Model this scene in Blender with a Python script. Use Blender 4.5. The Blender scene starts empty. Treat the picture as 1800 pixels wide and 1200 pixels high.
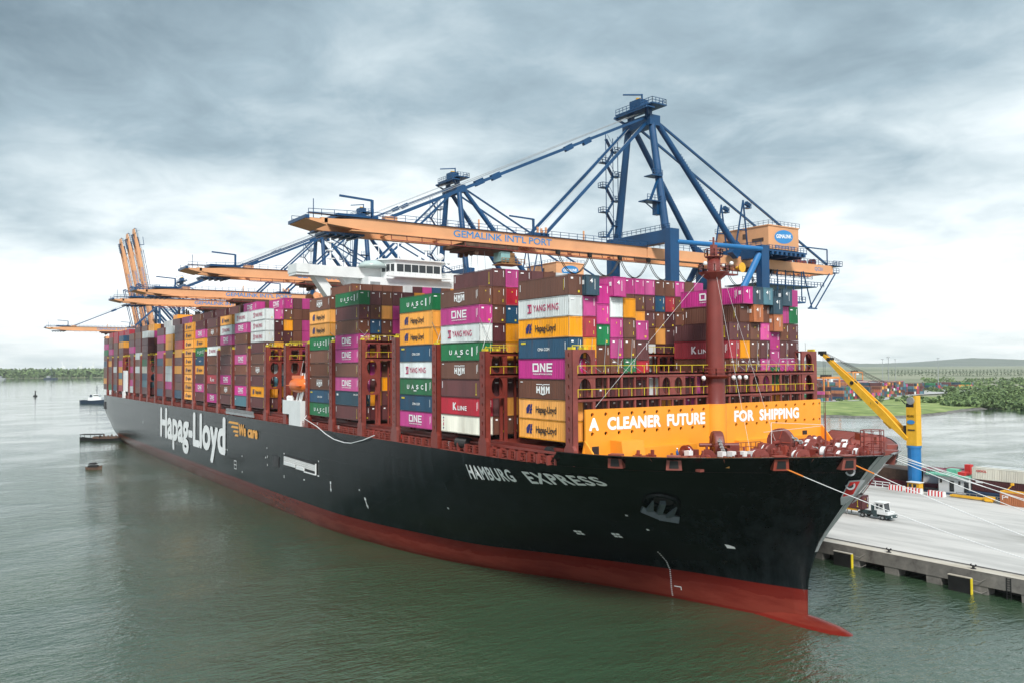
import bpy, bmesh, math, random
import numpy as np
from mathutils import Vector, Matrix
from mathutils.bvhtree import BVHTree
random.seed(7)
R = math.radians
S = bpy.context.scene
COL = S.collection

# ------------------------------------------------------------------ camera
YAW, PITCH, ROLL = R(34.261), R(1.676), R(-0.355)
CAM = Vector((109.067, -98.15, 35.516))
r0 = Vector((math.sin(YAW), math.cos(YAW), 0)); f0 = Vector((-math.cos(YAW), math.sin(YAW), 0)); u0 = Vector((0, 0, 1))
cf = f0 * math.cos(PITCH) + u0 * math.sin(PITCH); u1 = u0 * math.cos(PITCH) - f0 * math.sin(PITCH)
cr = r0 * math.cos(ROLL) + u1 * math.sin(ROLL); cu = -r0 * math.sin(ROLL) + u1 * math.cos(ROLL)
cd = bpy.data.cameras.new('camera'); cam = bpy.data.objects.new('camera', cd); COL.objects.link(cam)
cd.sensor_width = 36; cd.lens = 36 * 1458.6 / 1800; cd.clip_start = 0.5; cd.clip_end = 60000
cam.matrix_world = Matrix(((cr.x, cu.x, -cf.x, CAM.x), (cr.y, cu.y, -cf.y, CAM.y), (cr.z, cu.z, -cf.z, CAM.z), (0, 0, 0, 1)))
S.camera = cam

# ------------------------------------------------------------------ light
SUN_EL, SUN_AZ = R(44), R(-30)          # sun off the bow, a little to the open-water side
S.view_settings.view_transform = 'Standard'; S.view_settings.look = 'None'
S.view_settings.exposure = 0.6; S.view_settings.gamma = 1.0; S.view_settings.use_curve_mapping = False
W = bpy.data.worlds.new('World'); S.world = W; W.use_nodes = True
nt = W.node_tree; nt.nodes.clear()
def N(tree, typ, **kw):
    n = tree.nodes.new(typ)
    for k, v in kw.items(): setattr(n, k, v)
    return n
def mathn(tree, op, a, b=None, clamp=False):
    n = N(tree, 'ShaderNodeMath', operation=op, use_clamp=clamp)
    for i, v in enumerate((a, b)):
        if v is None: continue
        if isinstance(v, (int, float)): n.inputs[i].default_value = v
        else: tree.links.new(v, n.inputs[i])
    return n.outputs[0]
def mixc(tree, fac, a, b, typ='MIX'):
    n = N(tree, 'ShaderNodeMix', data_type='RGBA', blend_type=typ)
    for s, v in ((n.inputs[0], fac), (n.inputs[6], a), (n.inputs[7], b)):
        if isinstance(v, (int, float)): s.default_value = v
        elif isinstance(v, tuple): s.default_value = (*v[:3], 1)
        else: tree.links.new(v, s)
    return n.outputs[2]
def ramp(tree, fac, stops, interp='EASE'):
    n = N(tree, 'ShaderNodeValToRGB'); n.color_ramp.interpolation = interp
    e = n.color_ramp.elements
    while len(e) < len(stops): e.new(0.5)
    for el, (p, c) in zip(e, stops): el.position = p; el.color = (*c, 1) if len(c) == 3 else c
    tree.links.new(fac, n.inputs[0]); return n.outputs[0]
tc = N(nt, 'ShaderNodeTexCoord')
nrm = N(nt, 'ShaderNodeVectorMath', operation='NORMALIZE'); nt.links.new(tc.outputs['Generated'], nrm.inputs[0])
sep = N(nt, 'ShaderNodeSeparateXYZ'); nt.links.new(nrm.outputs[0], sep.inputs[0])
zc = mathn(nt, 'MAXIMUM', sep.outputs[2], 0.0)
den = mathn(nt, 'ADD', zc, 0.16)
comb = N(nt, 'ShaderNodeCombineXYZ')
nt.links.new(mathn(nt, 'DIVIDE', sep.outputs[0], den), comb.inputs[0]); nt.links.new(mathn(nt, 'DIVIDE', sep.outputs[1], den), comb.inputs[1])
def cloud(scale, detail, rough, off, dist=0.3):
    mp = N(nt, 'ShaderNodeMapping'); nt.links.new(comb.outputs[0], mp.inputs[0]); mp.inputs['Location'].default_value = off
    n = N(nt, 'ShaderNodeTexNoise'); nt.links.new(mp.outputs[0], n.inputs['Vector'])
    n.inputs['Scale'].default_value = scale; n.inputs['Detail'].default_value = detail
    n.inputs['Roughness'].default_value = rough; n.inputs['Distortion'].default_value = dist
    return n.outputs[0]
big = cloud(0.36, 4, 0.5, (6.1, 9.2, 0)); mid = cloud(1.15, 8, 0.56, (7.3, 2.2, 0), 0.25); fine = cloud(3.8, 9, 0.62, (1.0, 5.0, 0), 0.5)
# the underside of the cloud deck darkens away from the horizon
lift = N(nt, 'ShaderNodeMapRange', interpolation_type='SMOOTHSTEP'); nt.links.new(zc, lift.inputs[0])
lift.inputs[1].default_value = 0.05; lift.inputs[2].default_value = 0.40; lift.inputs[3].default_value = -0.25; lift.inputs[4].default_value = 0.10
v = mathn(nt, 'ADD', mathn(nt, 'MULTIPLY', big, 0.95), mathn(nt, 'ADD', mathn(nt, 'MULTIPLY', mid, 0.66), mathn(nt, 'MULTIPLY', fine, 0.30)))
v = mathn(nt, 'ADD', mathn(nt, 'SUBTRACT', v, 0.275), lift.outputs[0])
ccol = ramp(nt, v, [(0.33, (0.90, 0.93, 0.945)), (0.48, (0.66, 0.72, 0.745)), (0.62, (0.45, 0.53, 0.57)), (0.76, (0.27, 0.355, 0.41)), (0.95, (0.14, 0.20, 0.245))], 'LINEAR')
sky = N(nt, 'ShaderNodeTexSky', sky_type='NISHITA'); sky.sun_disc = False
sky.sun_elevation = SUN_EL; sky.sun_rotation = math.pi / 2 - SUN_AZ
skyc = mixc(nt, 1.0, sky.outputs[0], (0.1, 0.1, 0.1), 'MULTIPLY')
cover = ramp(nt, fine, [(0.0, (0.96,) * 3), (0.6, (0.99,) * 3), (1.0, (1.0,) * 3)])
final = mixc(nt, cover, skyc, ccol)
bg = N(nt, 'ShaderNodeBackground'); bg.inputs[1].default_value = 1.0; nt.links.new(final, bg.inputs[0])
wo = N(nt, 'ShaderNodeOutputWorld'); nt.links.new(bg.outputs[0], wo.inputs[0])
sd = bpy.data.lights.new('sun', 'SUN'); sun = bpy.data.objects.new('sun', sd); COL.objects.link(sun)
sd.energy = 2.7; sd.angle = R(14); sd.color = (1, 0.965, 0.91)
sdir = Vector((math.cos(SUN_EL) * math.cos(SUN_AZ), math.cos(SUN_EL) * math.sin(SUN_AZ), math.sin(SUN_EL)))
sun.rotation_euler = sdir.to_track_quat('Z', 'Y').to_euler(); sun.location = (0, 0, 300)
S.cycles.volume_bounces = 3; S.cycles.max_bounces = 6

# ------------------------------------------------------------------ materials
MATS = {}
def paint(name, col, rough=0.5, var=0.12, scale=0.6, metal=0.0, dirt=None, dirt_amt=0.0, bump=0.0, spec=0.5, streak=False, coat=0.0):
    if name in MATS: return MATS[name]
    m = bpy.data.materials.new(name); m.use_nodes = True; t = m.node_tree
    b = t.nodes['Principled BSDF']; b.inputs['Roughness'].default_value = rough; b.inputs['Metallic'].default_value = metal
    b.inputs['Specular IOR Level'].default_value = spec; b.inputs['Coat Weight'].default_value = coat
    co = N(t, 'ShaderNodeTexCoord'); oi = N(t, 'ShaderNodeObjectInfo')
    off = N(t, 'ShaderNodeVectorMath', operation='ADD'); t.links.new(co.outputs['Object'], off.inputs[0])
    sc = N(t, 'ShaderNodeVectorMath', operation='SCALE'); t.links.new(oi.outputs['Location'], sc.inputs[0]); sc.inputs['Scale'].default_value = 1.0
    t.links.new(sc.outputs[0], off.inputs[1])
    mp = N(t, 'ShaderNodeMapping'); t.links.new(off.outputs[0], mp.inputs[0])
    if streak: mp.inputs['Scale'].default_value = (1, 1, 0.12)
    n1 = N(t, 'ShaderNodeTexNoise'); n1.inputs['Scale'].default_value = scale; n1.inputs['Detail'].default_value = 6; n1.inputs['Roughness'].default_value = 0.65
    t.links.new(mp.outputs[0], n1.inputs['Vector'])
    lo = tuple(max(0, c * (1 - 1.6 * var)) for c in col); hi = tuple(min(1, c * (1 + 1.2 * var) + 0.02 * var) for c in col)
    c = ramp(t, n1.outputs[0], [(0.3, lo), (0.72, hi)])
    hv = N(t, 'ShaderNodeHueSaturation'); t.links.new(c, hv.inputs['Color'])
    t.links.new(mathn(t, 'ADD', mathn(t, 'MULTIPLY', oi.outputs['Random'], 0.36 if var > 0.1 else 0.06), 0.80 if var > 0.1 else 0.97), hv.inputs['Value'])
    if var > 0.1: t.links.new(mathn(t, 'ADD', mathn(t, 'MULTIPLY', mathn(t, 'FRACT', mathn(t, 'MULTIPLY', oi.outputs['Random'], 7.31)), 0.16), 0.90), hv.inputs['Saturation'])
    c = hv.outputs[0]
    if dirt:
        n2 = N(t, 'ShaderNodeTexNoise'); n2.inputs['Scale'].default_value = scale * 2.7; n2.inputs['Detail'].default_value = 9; n2.inputs['Roughness'].default_value = 0.7
        t.links.new(mp.outputs[0], n2.inputs['Vector'])
        f = ramp(t, n2.outputs[0], [(0.52, (0,) * 3), (0.72, (dirt_amt,) * 3)])
        c = mixc(t, f, c, dirt)
    t.links.new(c, b.inputs['Base Color'])
    rr = mathn(t, 'ADD', mathn(t, 'MULTIPLY', n1.outputs[0], 0.25), rough - 0.12, True); t.links.new(rr, b.inputs['Roughness'])
    if bump:
        bp = N(t, 'ShaderNodeBump'); bp.inputs['Strength'].default_value = bump; bp.inputs['Distance'].default_value = 0.05
        n3 = N(t, 'ShaderNodeTexNoise'); n3.inputs['Scale'].default_value = scale * 8; t.links.new(off.outputs[0], n3.inputs['Vector'])
        t.links.new(n3.outputs[0], bp.inputs['Height']); t.links.new(bp.outputs[0], b.inputs['Normal'])
    MATS[name] = m; return m
RUST = (0.10, 0.035, 0.018)
CC = {'B': (0.155, 0.058, 0.034), 'P': (0.125, 0.043, 0.045), 'K': (0.085, 0.020, 0.024), 'M': (0.52, 0.046, 0.25), 'O': (0.80, 0.335, 0.025),
      'W': (0.66, 0.70, 0.70), 'R': (0.42, 0.025, 0.045), 'G': (0.012, 0.17, 0.06), 'N': (0.012, 0.07, 0.14), 'T': (0.075, 0.19, 0.24),
      'C': (0.74, 0.72, 0.62), 'S': (0.03, 0.075, 0.11), 'A': (0.43, 0.15, 0.06)}
CNAME = {'B': 'brown', 'P': 'purple-brown', 'K': 'dark maroon', 'M': 'pink', 'O': 'orange', 'W': 'white', 'R': 'red', 'G': 'green', 'N': 'navy blue',
         'T': 'pale teal', 'C': 'cream', 'S': 'slate blue', 'A': 'rusty orange'}
CM = {k: paint('container_paint_' + CNAME[k].replace(' ', '_').replace('-', '_'), c, 0.48, 0.13, 0.35, dirt=RUST if k not in 'WCO' else (0.33, 0.22, 0.14), dirt_amt=0.5 if k not in 'WC' else 0.25, streak=True) for k, c in CC.items()}
CF = {k: paint('container_frame_' + CNAME[k].replace(' ', '_').replace('-', '_'), tuple(x * 0.86 for x in c), 0.5, 0.14, 0.8, dirt=RUST, dirt_amt=0.5) for k, c in CC.items()}
m_deck = paint('ship_red_oxide', (0.215, 0.040, 0.030), 0.45, 0.14, 0.25, dirt=(0.07, 0.02, 0.014), dirt_amt=0.45)
m_deckf = paint('deck_red_oxide', (0.27, 0.058, 0.040), 0.5, 0.14, 0.12, dirt=(0.12, 0.05, 0.04), dirt_amt=0.4)
m_mast = paint('mast_red_oxide', (0.20, 0.035, 0.028), 0.4, 0.10, 0.15)
m_orange = paint('breakwater_orange', (0.88, 0.345, 0.03), 0.42, 0.05, 0.1, dirt=(0.6, 0.2, 0.03), dirt_amt=0.25)
m_white = paint('ship_white', (0.78, 0.80, 0.80), 0.4, 0.05, 0.2)
m_wtext = paint('white_lettering', (0.90, 0.91, 0.91), 0.5, 0.03, 0.5)
m_otext = paint('orange_lettering', (0.85, 0.42, 0.10), 0.5, 0.03, 0.5)
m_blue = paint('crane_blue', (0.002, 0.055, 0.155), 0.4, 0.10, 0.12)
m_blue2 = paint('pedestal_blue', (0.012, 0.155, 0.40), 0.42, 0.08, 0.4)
m_sand = paint('crane_sand', (0.72, 0.36, 0.175), 0.5, 0.06, 0.1, dirt=(0.55, 0.27, 0.15), dirt_amt=0.3)
m_btext = paint('crane_blue_lettering', (0.035, 0.24, 0.55), 0.5, 0.03, 0.5)
m_yel = paint('crane_yellow', (0.78, 0.42, 0.025), 0.42, 0.08, 0.4)
m_rail = paint('railing_yellow', (0.74, 0.58, 0.03), 0.5, 0.08, 0.5)
m_dark = paint('black_rubber', (0.012, 0.012, 0.013), 0.6, 0.2, 1.0)
m_grey = paint('galvanised_steel', (0.35, 0.37, 0.38), 0.45, 0.1, 0.8, metal=0.3)
m_rope = paint('mooring_rope', (0.72, 0.73, 0.74), 0.8, 0.06, 1.0)
m_ropeo = paint('orange_rope', (0.72, 0.22, 0.03), 0.8, 0.06, 1.0)
m_navy = paint('navy_print', (0.012, 0.02, 0.16), 0.5, 0.03, 0.5)
m_black = paint('black_print', (0.02, 0.018, 0.02), 0.5, 0.03, 0.5)
m_mag = paint('magenta_print', (0.50, 0.02, 0.11), 0.5, 0.03, 0.5)
m_redp = paint('red_print', (0.60, 0.03, 0.03), 0.5, 0.03, 0.5)
m_glass = paint('dark_window_glass', (0.03, 0.035, 0.04), 0.12, 0.05, 0.5)
m_lifeb = paint('lifeboat_orange', (0.80, 0.17, 0.025), 0.35, 0.06, 0.4)
m_green = paint('deck_green', (0.16, 0.50, 0.36), 0.5, 0.08, 0.5)
m_wood = paint('weathered_timber', (0.10, 0.055, 0.035), 0.7, 0.2, 0.8)
m_skin = paint('skin', (0.35, 0.2, 0.13), 0.6, 0.03, 1)
m_crewb = paint('blue_overall', (0.03, 0.12, 0.38), 0.7, 0.05, 1)

def hullmat():
    m = bpy.data.materials.new('hull_paint'); m.use_nodes = True; t = m.node_tree; b = t.nodes['Principled BSDF']
    g = N(t, 'ShaderNodeNewGeometry'); s = N(t, 'ShaderNodeSeparateXYZ'); t.links.new(g.outputs['Position'], s.inputs[0])
    mp = N(t, 'ShaderNodeMapping'); t.links.new(g.outputs['Position'], mp.inputs[0]); mp.inputs['Scale'].default_value = (0.5, 0.5, 0.04)
    n1 = N(t, 'ShaderNodeTexNoise'); t.links.new(mp.outputs[0], n1.inputs['Vector']); n1.inputs['Scale'].default_value = 1.2; n1.inputs['Detail'].default_value = 8; n1.inputs['Roughness'].default_value = 0.7
    mp2 = N(t, 'ShaderNodeMapping'); t.links.new(g.outputs['Position'], mp2.inputs[0]); mp2.inputs['Scale'].default_value = (0.1, 0.1, 0.5)
    n2 = N(t, 'ShaderNodeTexNoise'); t.links.new(mp2.outputs[0], n2.inputs['Vector']); n2.inputs['Scale'].default_value = 1.0; n2.inputs['Detail'].default_value = 9; n2.inputs['Roughness'].default_value = 0.65
    blk = ramp(t, n1.outputs[0], [(0.35, (0.003, 0.005, 0.006)), (0.75, (0.014, 0.019, 0.022))])
    red = ramp(t, n2.outputs[0], [(0.36, (0.150, 0.020, 0.014)), (0.62, (0.205, 0.036, 0.024))])
    # damp darker band under the boot top with a ragged lower edge
    wet = mathn(t, 'ADD', mathn(t, 'SUBTRACT', s.outputs[2], 3.0), mathn(t, 'MULTIPLY', mathn(t, 'SUBTRACT', n2.outputs[0], 0.5), 5.0))
    wf = ramp(t, wet, [(0.0, (0, 0, 0)), (0.12, (0.62,) * 3)])
    red = mixc(t, wf, red, (0.115, 0.006, 0.005))
    lowf = ramp(t, s.outputs[2], [(0.25, (0.75,) * 3), (0.45, (0, 0, 0))])
    red = mixc(t, lowf, red, (0.16, 0.012, 0.008))
    isb = mathn(t, 'GREATER_THAN', s.outputs[2], 4.55)
    t.links.new(mixc(t, isb, red, blk), b.inputs['Base Color'])
    b.inputs['Specular IOR Level'].default_value = 0.30; b.inputs['IOR'].default_value = 1.33
    t.links.new(mathn(t, 'ADD', mathn(t, 'MULTIPLY', n1.outputs[0], 0.10), 0.12), b.inputs['Roughness'])
    # slight plate undulation and horizontal weld seams
    bp = N(t, 'ShaderNodeBump'); bp.inputs['Strength'].default_value = 0.5; bp.inputs['Distance'].default_value = 0.06
    seam = mathn(t, 'GREATER_THAN', mathn(t, 'MODULO', mathn(t, 'ADD', s.outputs[2], 40.0), 3.1), 0.06)
    seam2 = mathn(t, 'GREATER_THAN', mathn(t, 'MODULO', mathn(t, 'ADD', s.outputs[0], 800.0), 11.0), 0.06)
    n4 = N(t, 'ShaderNodeTexNoise'); n4.inputs['Scale'].default_value = 0.45; t.links.new(g.outputs['Position'], n4.inputs['Vector'])
    t.links.new(mathn(t, 'ADD', mathn(t, 'MULTIPLY', n4.outputs[0], 1.2), mathn(t, 'MULTIPLY', mathn(t, 'ADD', seam, seam2), 0.3)), bp.inputs['Height'])
    t.links.new(bp.outputs[0], b.inputs['Normal'])
    return m
m_hull = hullmat()
def watermat():
    m = bpy.data.materials.new('river_water'); m.use_nodes = True; t = m.node_tree; b = t.nodes['Principled BSDF']
    g = N(t, 'ShaderNodeNewGeometry')
    b.inputs['IOR'].default_value = 1.5; b.inputs['Roughness'].default_value = 0.05; b.inputs['Specular IOR Level'].default_value = 1.0
    nb = N(t, 'ShaderNodeTexNoise'); t.links.new(g.outputs['Position'], nb.inputs['Vector']); nb.inputs['Scale'].default_value = 0.012; nb.inputs['Detail'].default_value = 5
    t.links.new(ramp(t, nb.outputs[0], [(0.3, (0.028, 0.060, 0.030)), (0.7, (0.046, 0.084, 0.048))]), b.inputs['Base Color'])
    def nz(sc, rot, stretch, det):
        mp = N(t, 'ShaderNodeMapping'); t.links.new(g.outputs['Position'], mp.inputs[0]); mp.inputs['Rotation'].default_value = (0, 0, R(rot)); mp.inputs['Scale'].default_value = (1, stretch, 1)
        n = N(t, 'ShaderNodeTexNoise'); t.links.new(mp.outputs[0], n.inputs['Vector']); n.inputs['Scale'].default_value = sc; n.inputs['Detail'].default_value = det; n.inputs['Roughness'].default_value = 0.6; n.inputs['Distortion'].default_value = 0.4
        return n.outputs[0]
    a = nz(1.1, 35, 0.45, 3); c = nz(0.32, 62, 0.5, 2); d = nz(3.4, 20, 0.6, 2); e = nz(0.03, 50, 0.6, 3)
    calm = ramp(t, e, [(0.38, (0.35,) * 3), (0.62, (1.0,) * 3)])
    h = mathn(t, 'ADD', mathn(t, 'MULTIPLY', a, 0.9), mathn(t, 'ADD', mathn(t, 'MULTIPLY', c, 0.8), mathn(t, 'MULTIPLY', d, 0.22)))
    h = mathn(t, 'MULTIPLY', h, calm)
    # wash and wind chop near the berth, calmer open river
    ds = N(t, 'ShaderNodeVectorMath', operation='DISTANCE'); t.links.new(g.outputs['Position'], ds.inputs[0]); ds.inputs[1].default_value = (60, -60, 0)
    dm = ramp(t, mathn(t, 'DIVIDE', ds.outputs['Value'], 2000.0), [(0.03, (1, 1, 1)), (0.09, (.55,) * 3), (0.2, (.16,) * 3), (1.0, (.03,) * 3)], 'LINEAR')
    h = mathn(t, 'MULTIPLY', h, dm)
    bp = N(t, 'ShaderNodeBump'); bp.inputs['Strength'].default_value = 0.95; bp.inputs['Distance'].default_value = 0.6
    t.links.new(h, bp.inputs['Height']); t.links.new(bp.outputs[0], b.inputs['Normal'])
    return m
m_water = watermat()
def ground(name, cols, scale, rough=0.85, bump=0.0, det=8, st=(1, 1, 1)):
    m = bpy.data.materials.new(name); m.use_nodes = True; t = m.node_tree; b = t.nodes['Principled BSDF']; b.inputs['Roughness'].default_value = rough
    g = N(t, 'ShaderNodeNewGeometry'); mp = N(t, 'ShaderNodeMapping'); t.links.new(g.outputs['Position'], mp.inputs[0]); mp.inputs['Scale'].default_value = st
    n = N(t, 'ShaderNodeTexNoise'); t.links.new(mp.outputs[0], n.inputs['Vector']); n.inputs['Scale'].default_value = scale; n.inputs['Detail'].default_value = det; n.inputs['Roughness'].default_value = 0.62
    k = len(cols); t.links.new(ramp(t, n.outputs[0], [(0.3 + 0.4 * i / (k - 1), c) for i, c in enumerate(cols)]), b.inputs['Base Color'])
    if bump:
        bp = N(t, 'ShaderNodeBump'); bp.inputs['Strength'].default_value = bump; t.links.new(n.outputs[0], bp.inputs['Height']); t.links.new(bp.outputs[0], b.inputs['Normal'])
    return m
m_conc = ground('quay_concrete', [(0.26, 0.25, 0.23), (0.44, 0.435, 0.42), (0.55, 0.54, 0.52), (0.60, 0.59, 0.57)], 0.11, st=(0.22, 1.3, 1))
m_apron = ground('quay_apron', [(0.40, 0.35, 0.28), (0.50, 0.46, 0.39), (0.58, 0.55, 0.50)], 0.5, st=(0.3, 1, 1))
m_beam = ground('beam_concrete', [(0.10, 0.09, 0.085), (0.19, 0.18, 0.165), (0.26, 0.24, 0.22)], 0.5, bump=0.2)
m_grass = ground('bank_grass', [(0.08, 0.13, 0.03), (0.20, 0.27, 0.07), (0.36, 0.40, 0.16)], 0.05)
m_yard = ground('yard_paving', [(0.34, 0.34, 0.33), (0.46, 0.46, 0.45)], 0.01)
m_plain = ground('coastal_plain', [(0.05, 0.075, 0.04), (0.11, 0.14, 0.07), (0.26, 0.27, 0.18), (0.09, 0.12, 0.06)], 0.0022, st=(1, 0.35, 1))
m_rock = ground('shore_rocks', [(0.07, 0.07, 0.065), (0.22, 0.21, 0.19)], 0.25, bump=0.6)
m_hill = ground('far_hills', [(0.05, 0.08, 0.07), (0.07, 0.10, 0.08)], 0.0006)
def leaf(name, a, b_):
    m = bpy.data.materials.new(name); m.use_nodes = True; t = m.node_tree; b = t.nodes['Principled BSDF']; b.inputs['Roughness'].default_value = 0.8
    g = N(t, 'ShaderNodeNewGeometry'); t.links.new(ramp(t, g.outputs['Random Per Island'], [(0, a), (1, b_)]), b.inputs['Base Color']); return m
m_leaf = leaf('mangrove_leaves', (0.055, 0.10, 0.035), (0.17, 0.25, 0.09))
m_leaf2 = leaf('palm_leaves', (0.03, 0.06, 0.03), (0.07, 0.10, 0.05))

# ------------------------------------------------------------------ mesh helpers
def tag(o, label=None, cat=None, group=None, kind=None):
    for k, v_ in (('label', label), ('category', cat), ('group', group), ('kind', kind)):
        if v_: o[k] = v_
    return o
def thing(name, loc, label, cat, group=None, rz=0.0):
    o = bpy.data.objects.new(name, None); COL.objects.link(o); o.location = loc; o.rotation_euler = (0, 0, rz); o.empty_display_size = 0.5
    return tag(o, label, cat, group)
def wloc(o):
    l = Vector(o.location)
    while o.parent: o = o.parent; l += Vector(o.location)
    return l
class MB:
    def __init__(s): s.v = []; s.f = []; s.m = []; s.mi = 0
    def quad(s, *p):
        i = len(s.v); s.v += [tuple(q) for q in p]; s.f.append(tuple(range(i, i + len(p)))); s.m.append(s.mi); return s
    def hexa(s, c):     # 8 corners: bottom 4 ccw, top 4 ccw
        i = len(s.v); s.v += [tuple(q) for q in c]
        for f in ((3, 2, 1, 0), (4, 5, 6, 7), (0, 1, 5, 4), (1, 2, 6, 5), (2, 3, 7, 6), (3, 0, 4, 7)): s.f.append(tuple(i + k for k in f)); s.m.append(s.mi)
        return s
    def box(s, x0, x1, y0, y1, z0, z1):
        if x0 > x1: x0, x1 = x1, x0
        if y0 > y1: y0, y1 = y1, y0
        if z0 > z1: z0, z1 = z1, z0
        return s.hexa([(x0, y0, z0), (x1, y0, z0), (x1, y1, z0), (x0, y1, z0), (x0, y0, z1), (x1, y0, z1), (x1, y1, z1), (x0, y1, z1)])
    def bar(s, p, q, w, h=None, up=(0, 0, 1), w2=None, h2=None):
        p = Vector(p); q = Vector(q); h = h or w; w2 = w2 or w; h2 = h2 or h; d = (q - p).normalized(); up = Vector(up)
        if abs(d.dot(up)) > 0.98: up = Vector((1, 0, 0))
        a = d.cross(up).normalized(); b = a.cross(d).normalized()
        c = [p - a * w / 2 - b * h / 2, p + a * w / 2 - b * h / 2, p + a * w / 2 + b * h / 2, p - a * w / 2 + b * h / 2]
        e = [q - a * w2 / 2 - b * h2 / 2, q + a * w2 / 2 - b * h2 / 2, q + a * w2 / 2 + b * h2 / 2, q - a * w2 / 2 + b * h2 / 2]
        i = len(s.v); s.v += [tuple(k) for k in c + e]
        for f in ((0, 1, 2, 3), (7, 6, 5, 4), (4, 5, 1, 0), (5, 6, 2, 1), (6, 7, 3, 2), (7, 4, 0, 3)): s.f.append(tuple(i + k for k in f)); s.m.append(s.mi)
        return s
    def tube(s, p, q, r, n=8, r2=None, cap=True):
        p = Vector(p); q = Vector(q); r2 = r if r2 is None else r2; d = (q - p).normalized(); up = Vector((0, 0, 1))
        if abs(d.dot(up)) > 0.98: up = Vector((1, 0, 0))
        a = d.cross(up).normalized(); b = a.cross(d).normalized(); i = len(s.v)
        for k in range(n):
            t = 2 * math.pi * k / n; o = a * math.cos(t) + b * math.sin(t); s.v.append(tuple(p + o * r)); s.v.append(tuple(q + o * r2))
        for k in range(n):
            k2 = (k + 1) % n; s.f.append((i + 2 * k, i + 2 * k2, i + 2 * k2 + 1, i + 2 * k + 1)); s.m.append(s.mi)
        if cap: s.f.append(tuple(i + 2 * k for k in reversed(range(n)))); s.f.append(tuple(i + 2 * k + 1 for k in range(n))); s.m += [s.mi] * 2
        return s
    def path(s, pts, r, n=5):
        for a, b in zip(pts, pts[1:]): s.tube(a, b, r, n, cap=False)
        return s
    def lathe(s, prof, c, ax='z', n=20):
        i = len(s.v); c = Vector(c)
        for (r, h) in prof:
            for k in range(n):
                t = 2 * math.pi * k / n; x, y = r * math.cos(t), r * math.sin(t)
                p = {'z': (x, y, h), 'y': (x, h, y), 'x': (h, x, y)}[ax]; s.v.append(tuple(c + Vector(p)))
        for j in range(len(prof) - 1):
            for k in range(n):
                k2 = (k + 1) % n; s.f.append((i + j * n + k, i + j * n + k2, i + (j + 1) * n + k2, i + (j + 1) * n + k)); s.m.append(s.mi)
        s.f.append(tuple(i + k for k in range(n))); s.f.append(tuple(i + (len(prof) - 1) * n + k for k in range(n))); s.m += [s.mi] * 2
        return s
    def prism(s, poly, d0, d1, ax='y'):
        n = len(poly); i = len(s.v)
        for d in (d0, d1):
            for (a, b) in poly: s.v.append({'y': (a, d, b), 'x': (d, a, b), 'z': (a, b, d)}[ax])
        s.f.append(tuple(range(i, i + n))); s.f.append(tuple(range(i + 2 * n - 1, i + n - 1, -1))); s.m += [s.mi] * 2
        for k in range(n): s.f.append((i + k, i + (k + 1) % n, i + n + (k + 1) % n, i + n + k)); s.m.append(s.mi)
        return s
    def holed(s, a0, a1, b0, b1, ca, cb, ra, rb, d0, d1, ax='x', n=16):
        """rectangular plate cell with an elliptical hole"""
        def P(a, b, d): return {'x': (d, a, b), 'y': (a, d, b)}[ax]
        out, inn = [], []
        for k in range(n):
            t = 2 * math.pi * (k + 0.5) / n; c_, s_ = math.cos(t), math.sin(t); inn.append((ca + ra * c_, cb + rb * s_))
            m = max(abs(c_), abs(s_)); u, w = c_ / m, s_ / m
            out.append((ca + (u * (a1 - ca) if u > 0 else -u * (a0 - ca)), cb + (w * (b1 - cb) if w > 0 else -w * (b0 - cb))))
        cor = {0: (a1, b1), 1: (a0, b1), 2: (a0, b0), 3: (a1, b0)}
        for d in (d0, d1):
            for k in range(n):
                k2 = (k + 1) % n; s.quad(P(*out[k], d), P(*out[k2], d), P(*inn[k2], d), P(*inn[k], d))
            for q in range(4):
                k = n // 8 + q * n // 4 - 1; s.quad(P(*out[k], d), P(*cor[q], d), P(*out[(k + 1) % n], d))
        for k in range(n):
            k2 = (k + 1) % n; s.quad(P(*inn[k], d0), P(*inn[k2], d0), P(*inn[k2], d1), P(*inn[k], d1))
        c4 = [(a0, b0), (a1, b0), (a1, b1), (a0, b1)]
        for k in range(4): s.quad(P(*c4[k], d0), P(*c4[(k + 1) % 4], d0), P(*c4[(k + 1) % 4], d1), P(*c4[k], d1))
        return s
    def rail(s, pts, h=1.1, step=2.5, r=0.035, mids=1):
        for p, q in zip(pts, pts[1:]):
            p = Vector(p); q = Vector(q); L = (q - p).length; n = max(1, int(round(L / step)))
            for k in range(n + 1): b = p.lerp(q, k / n); s.bar(b, b + Vector((0, 0, h)), r * 2)
            for j in range(mids + 1): z = Vector((0, 0, h * (1 - j / (mids + 1)))); s.bar(p + z, q + z, r * 2)
        return s
    def mesh(s, name, mats, off=(0, 0, 0), smooth=False):
        me = bpy.data.meshes.new(name); o = Vector(off)
        me.from_pydata([(a - o.x, b - o.y, c - o.z) for a, b, c in s.v], [], s.f)
        for m in (mats if isinstance(mats, (list, tuple)) else [mats]): me.materials.append(m)
        if any(s.m): me.polygons.foreach_set('material_index', s.m)
        if smooth: me.polygons.foreach_set('use_smooth', [True] * len(s.f))
        me.update(); return me
    def build(s, name, mats, parent=None, smooth=False, origin=None, recalc=False, **tags):
        off = wloc(parent) if parent else (origin or (0, 0, 0))
        me = s.mesh(name, mats, off, smooth)
        if recalc:
            bm = bmesh.new(); bm.from_mesh(me); bmesh.ops.recalc_face_normals(bm, faces=bm.faces); bm.to_mesh(me); bm.free()
        ob = bpy.data.objects.new(name, me); COL.objects.link(ob)
        if parent: ob.parent = parent
        elif origin: ob.location = origin
        return tag(ob, **tags)
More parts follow.
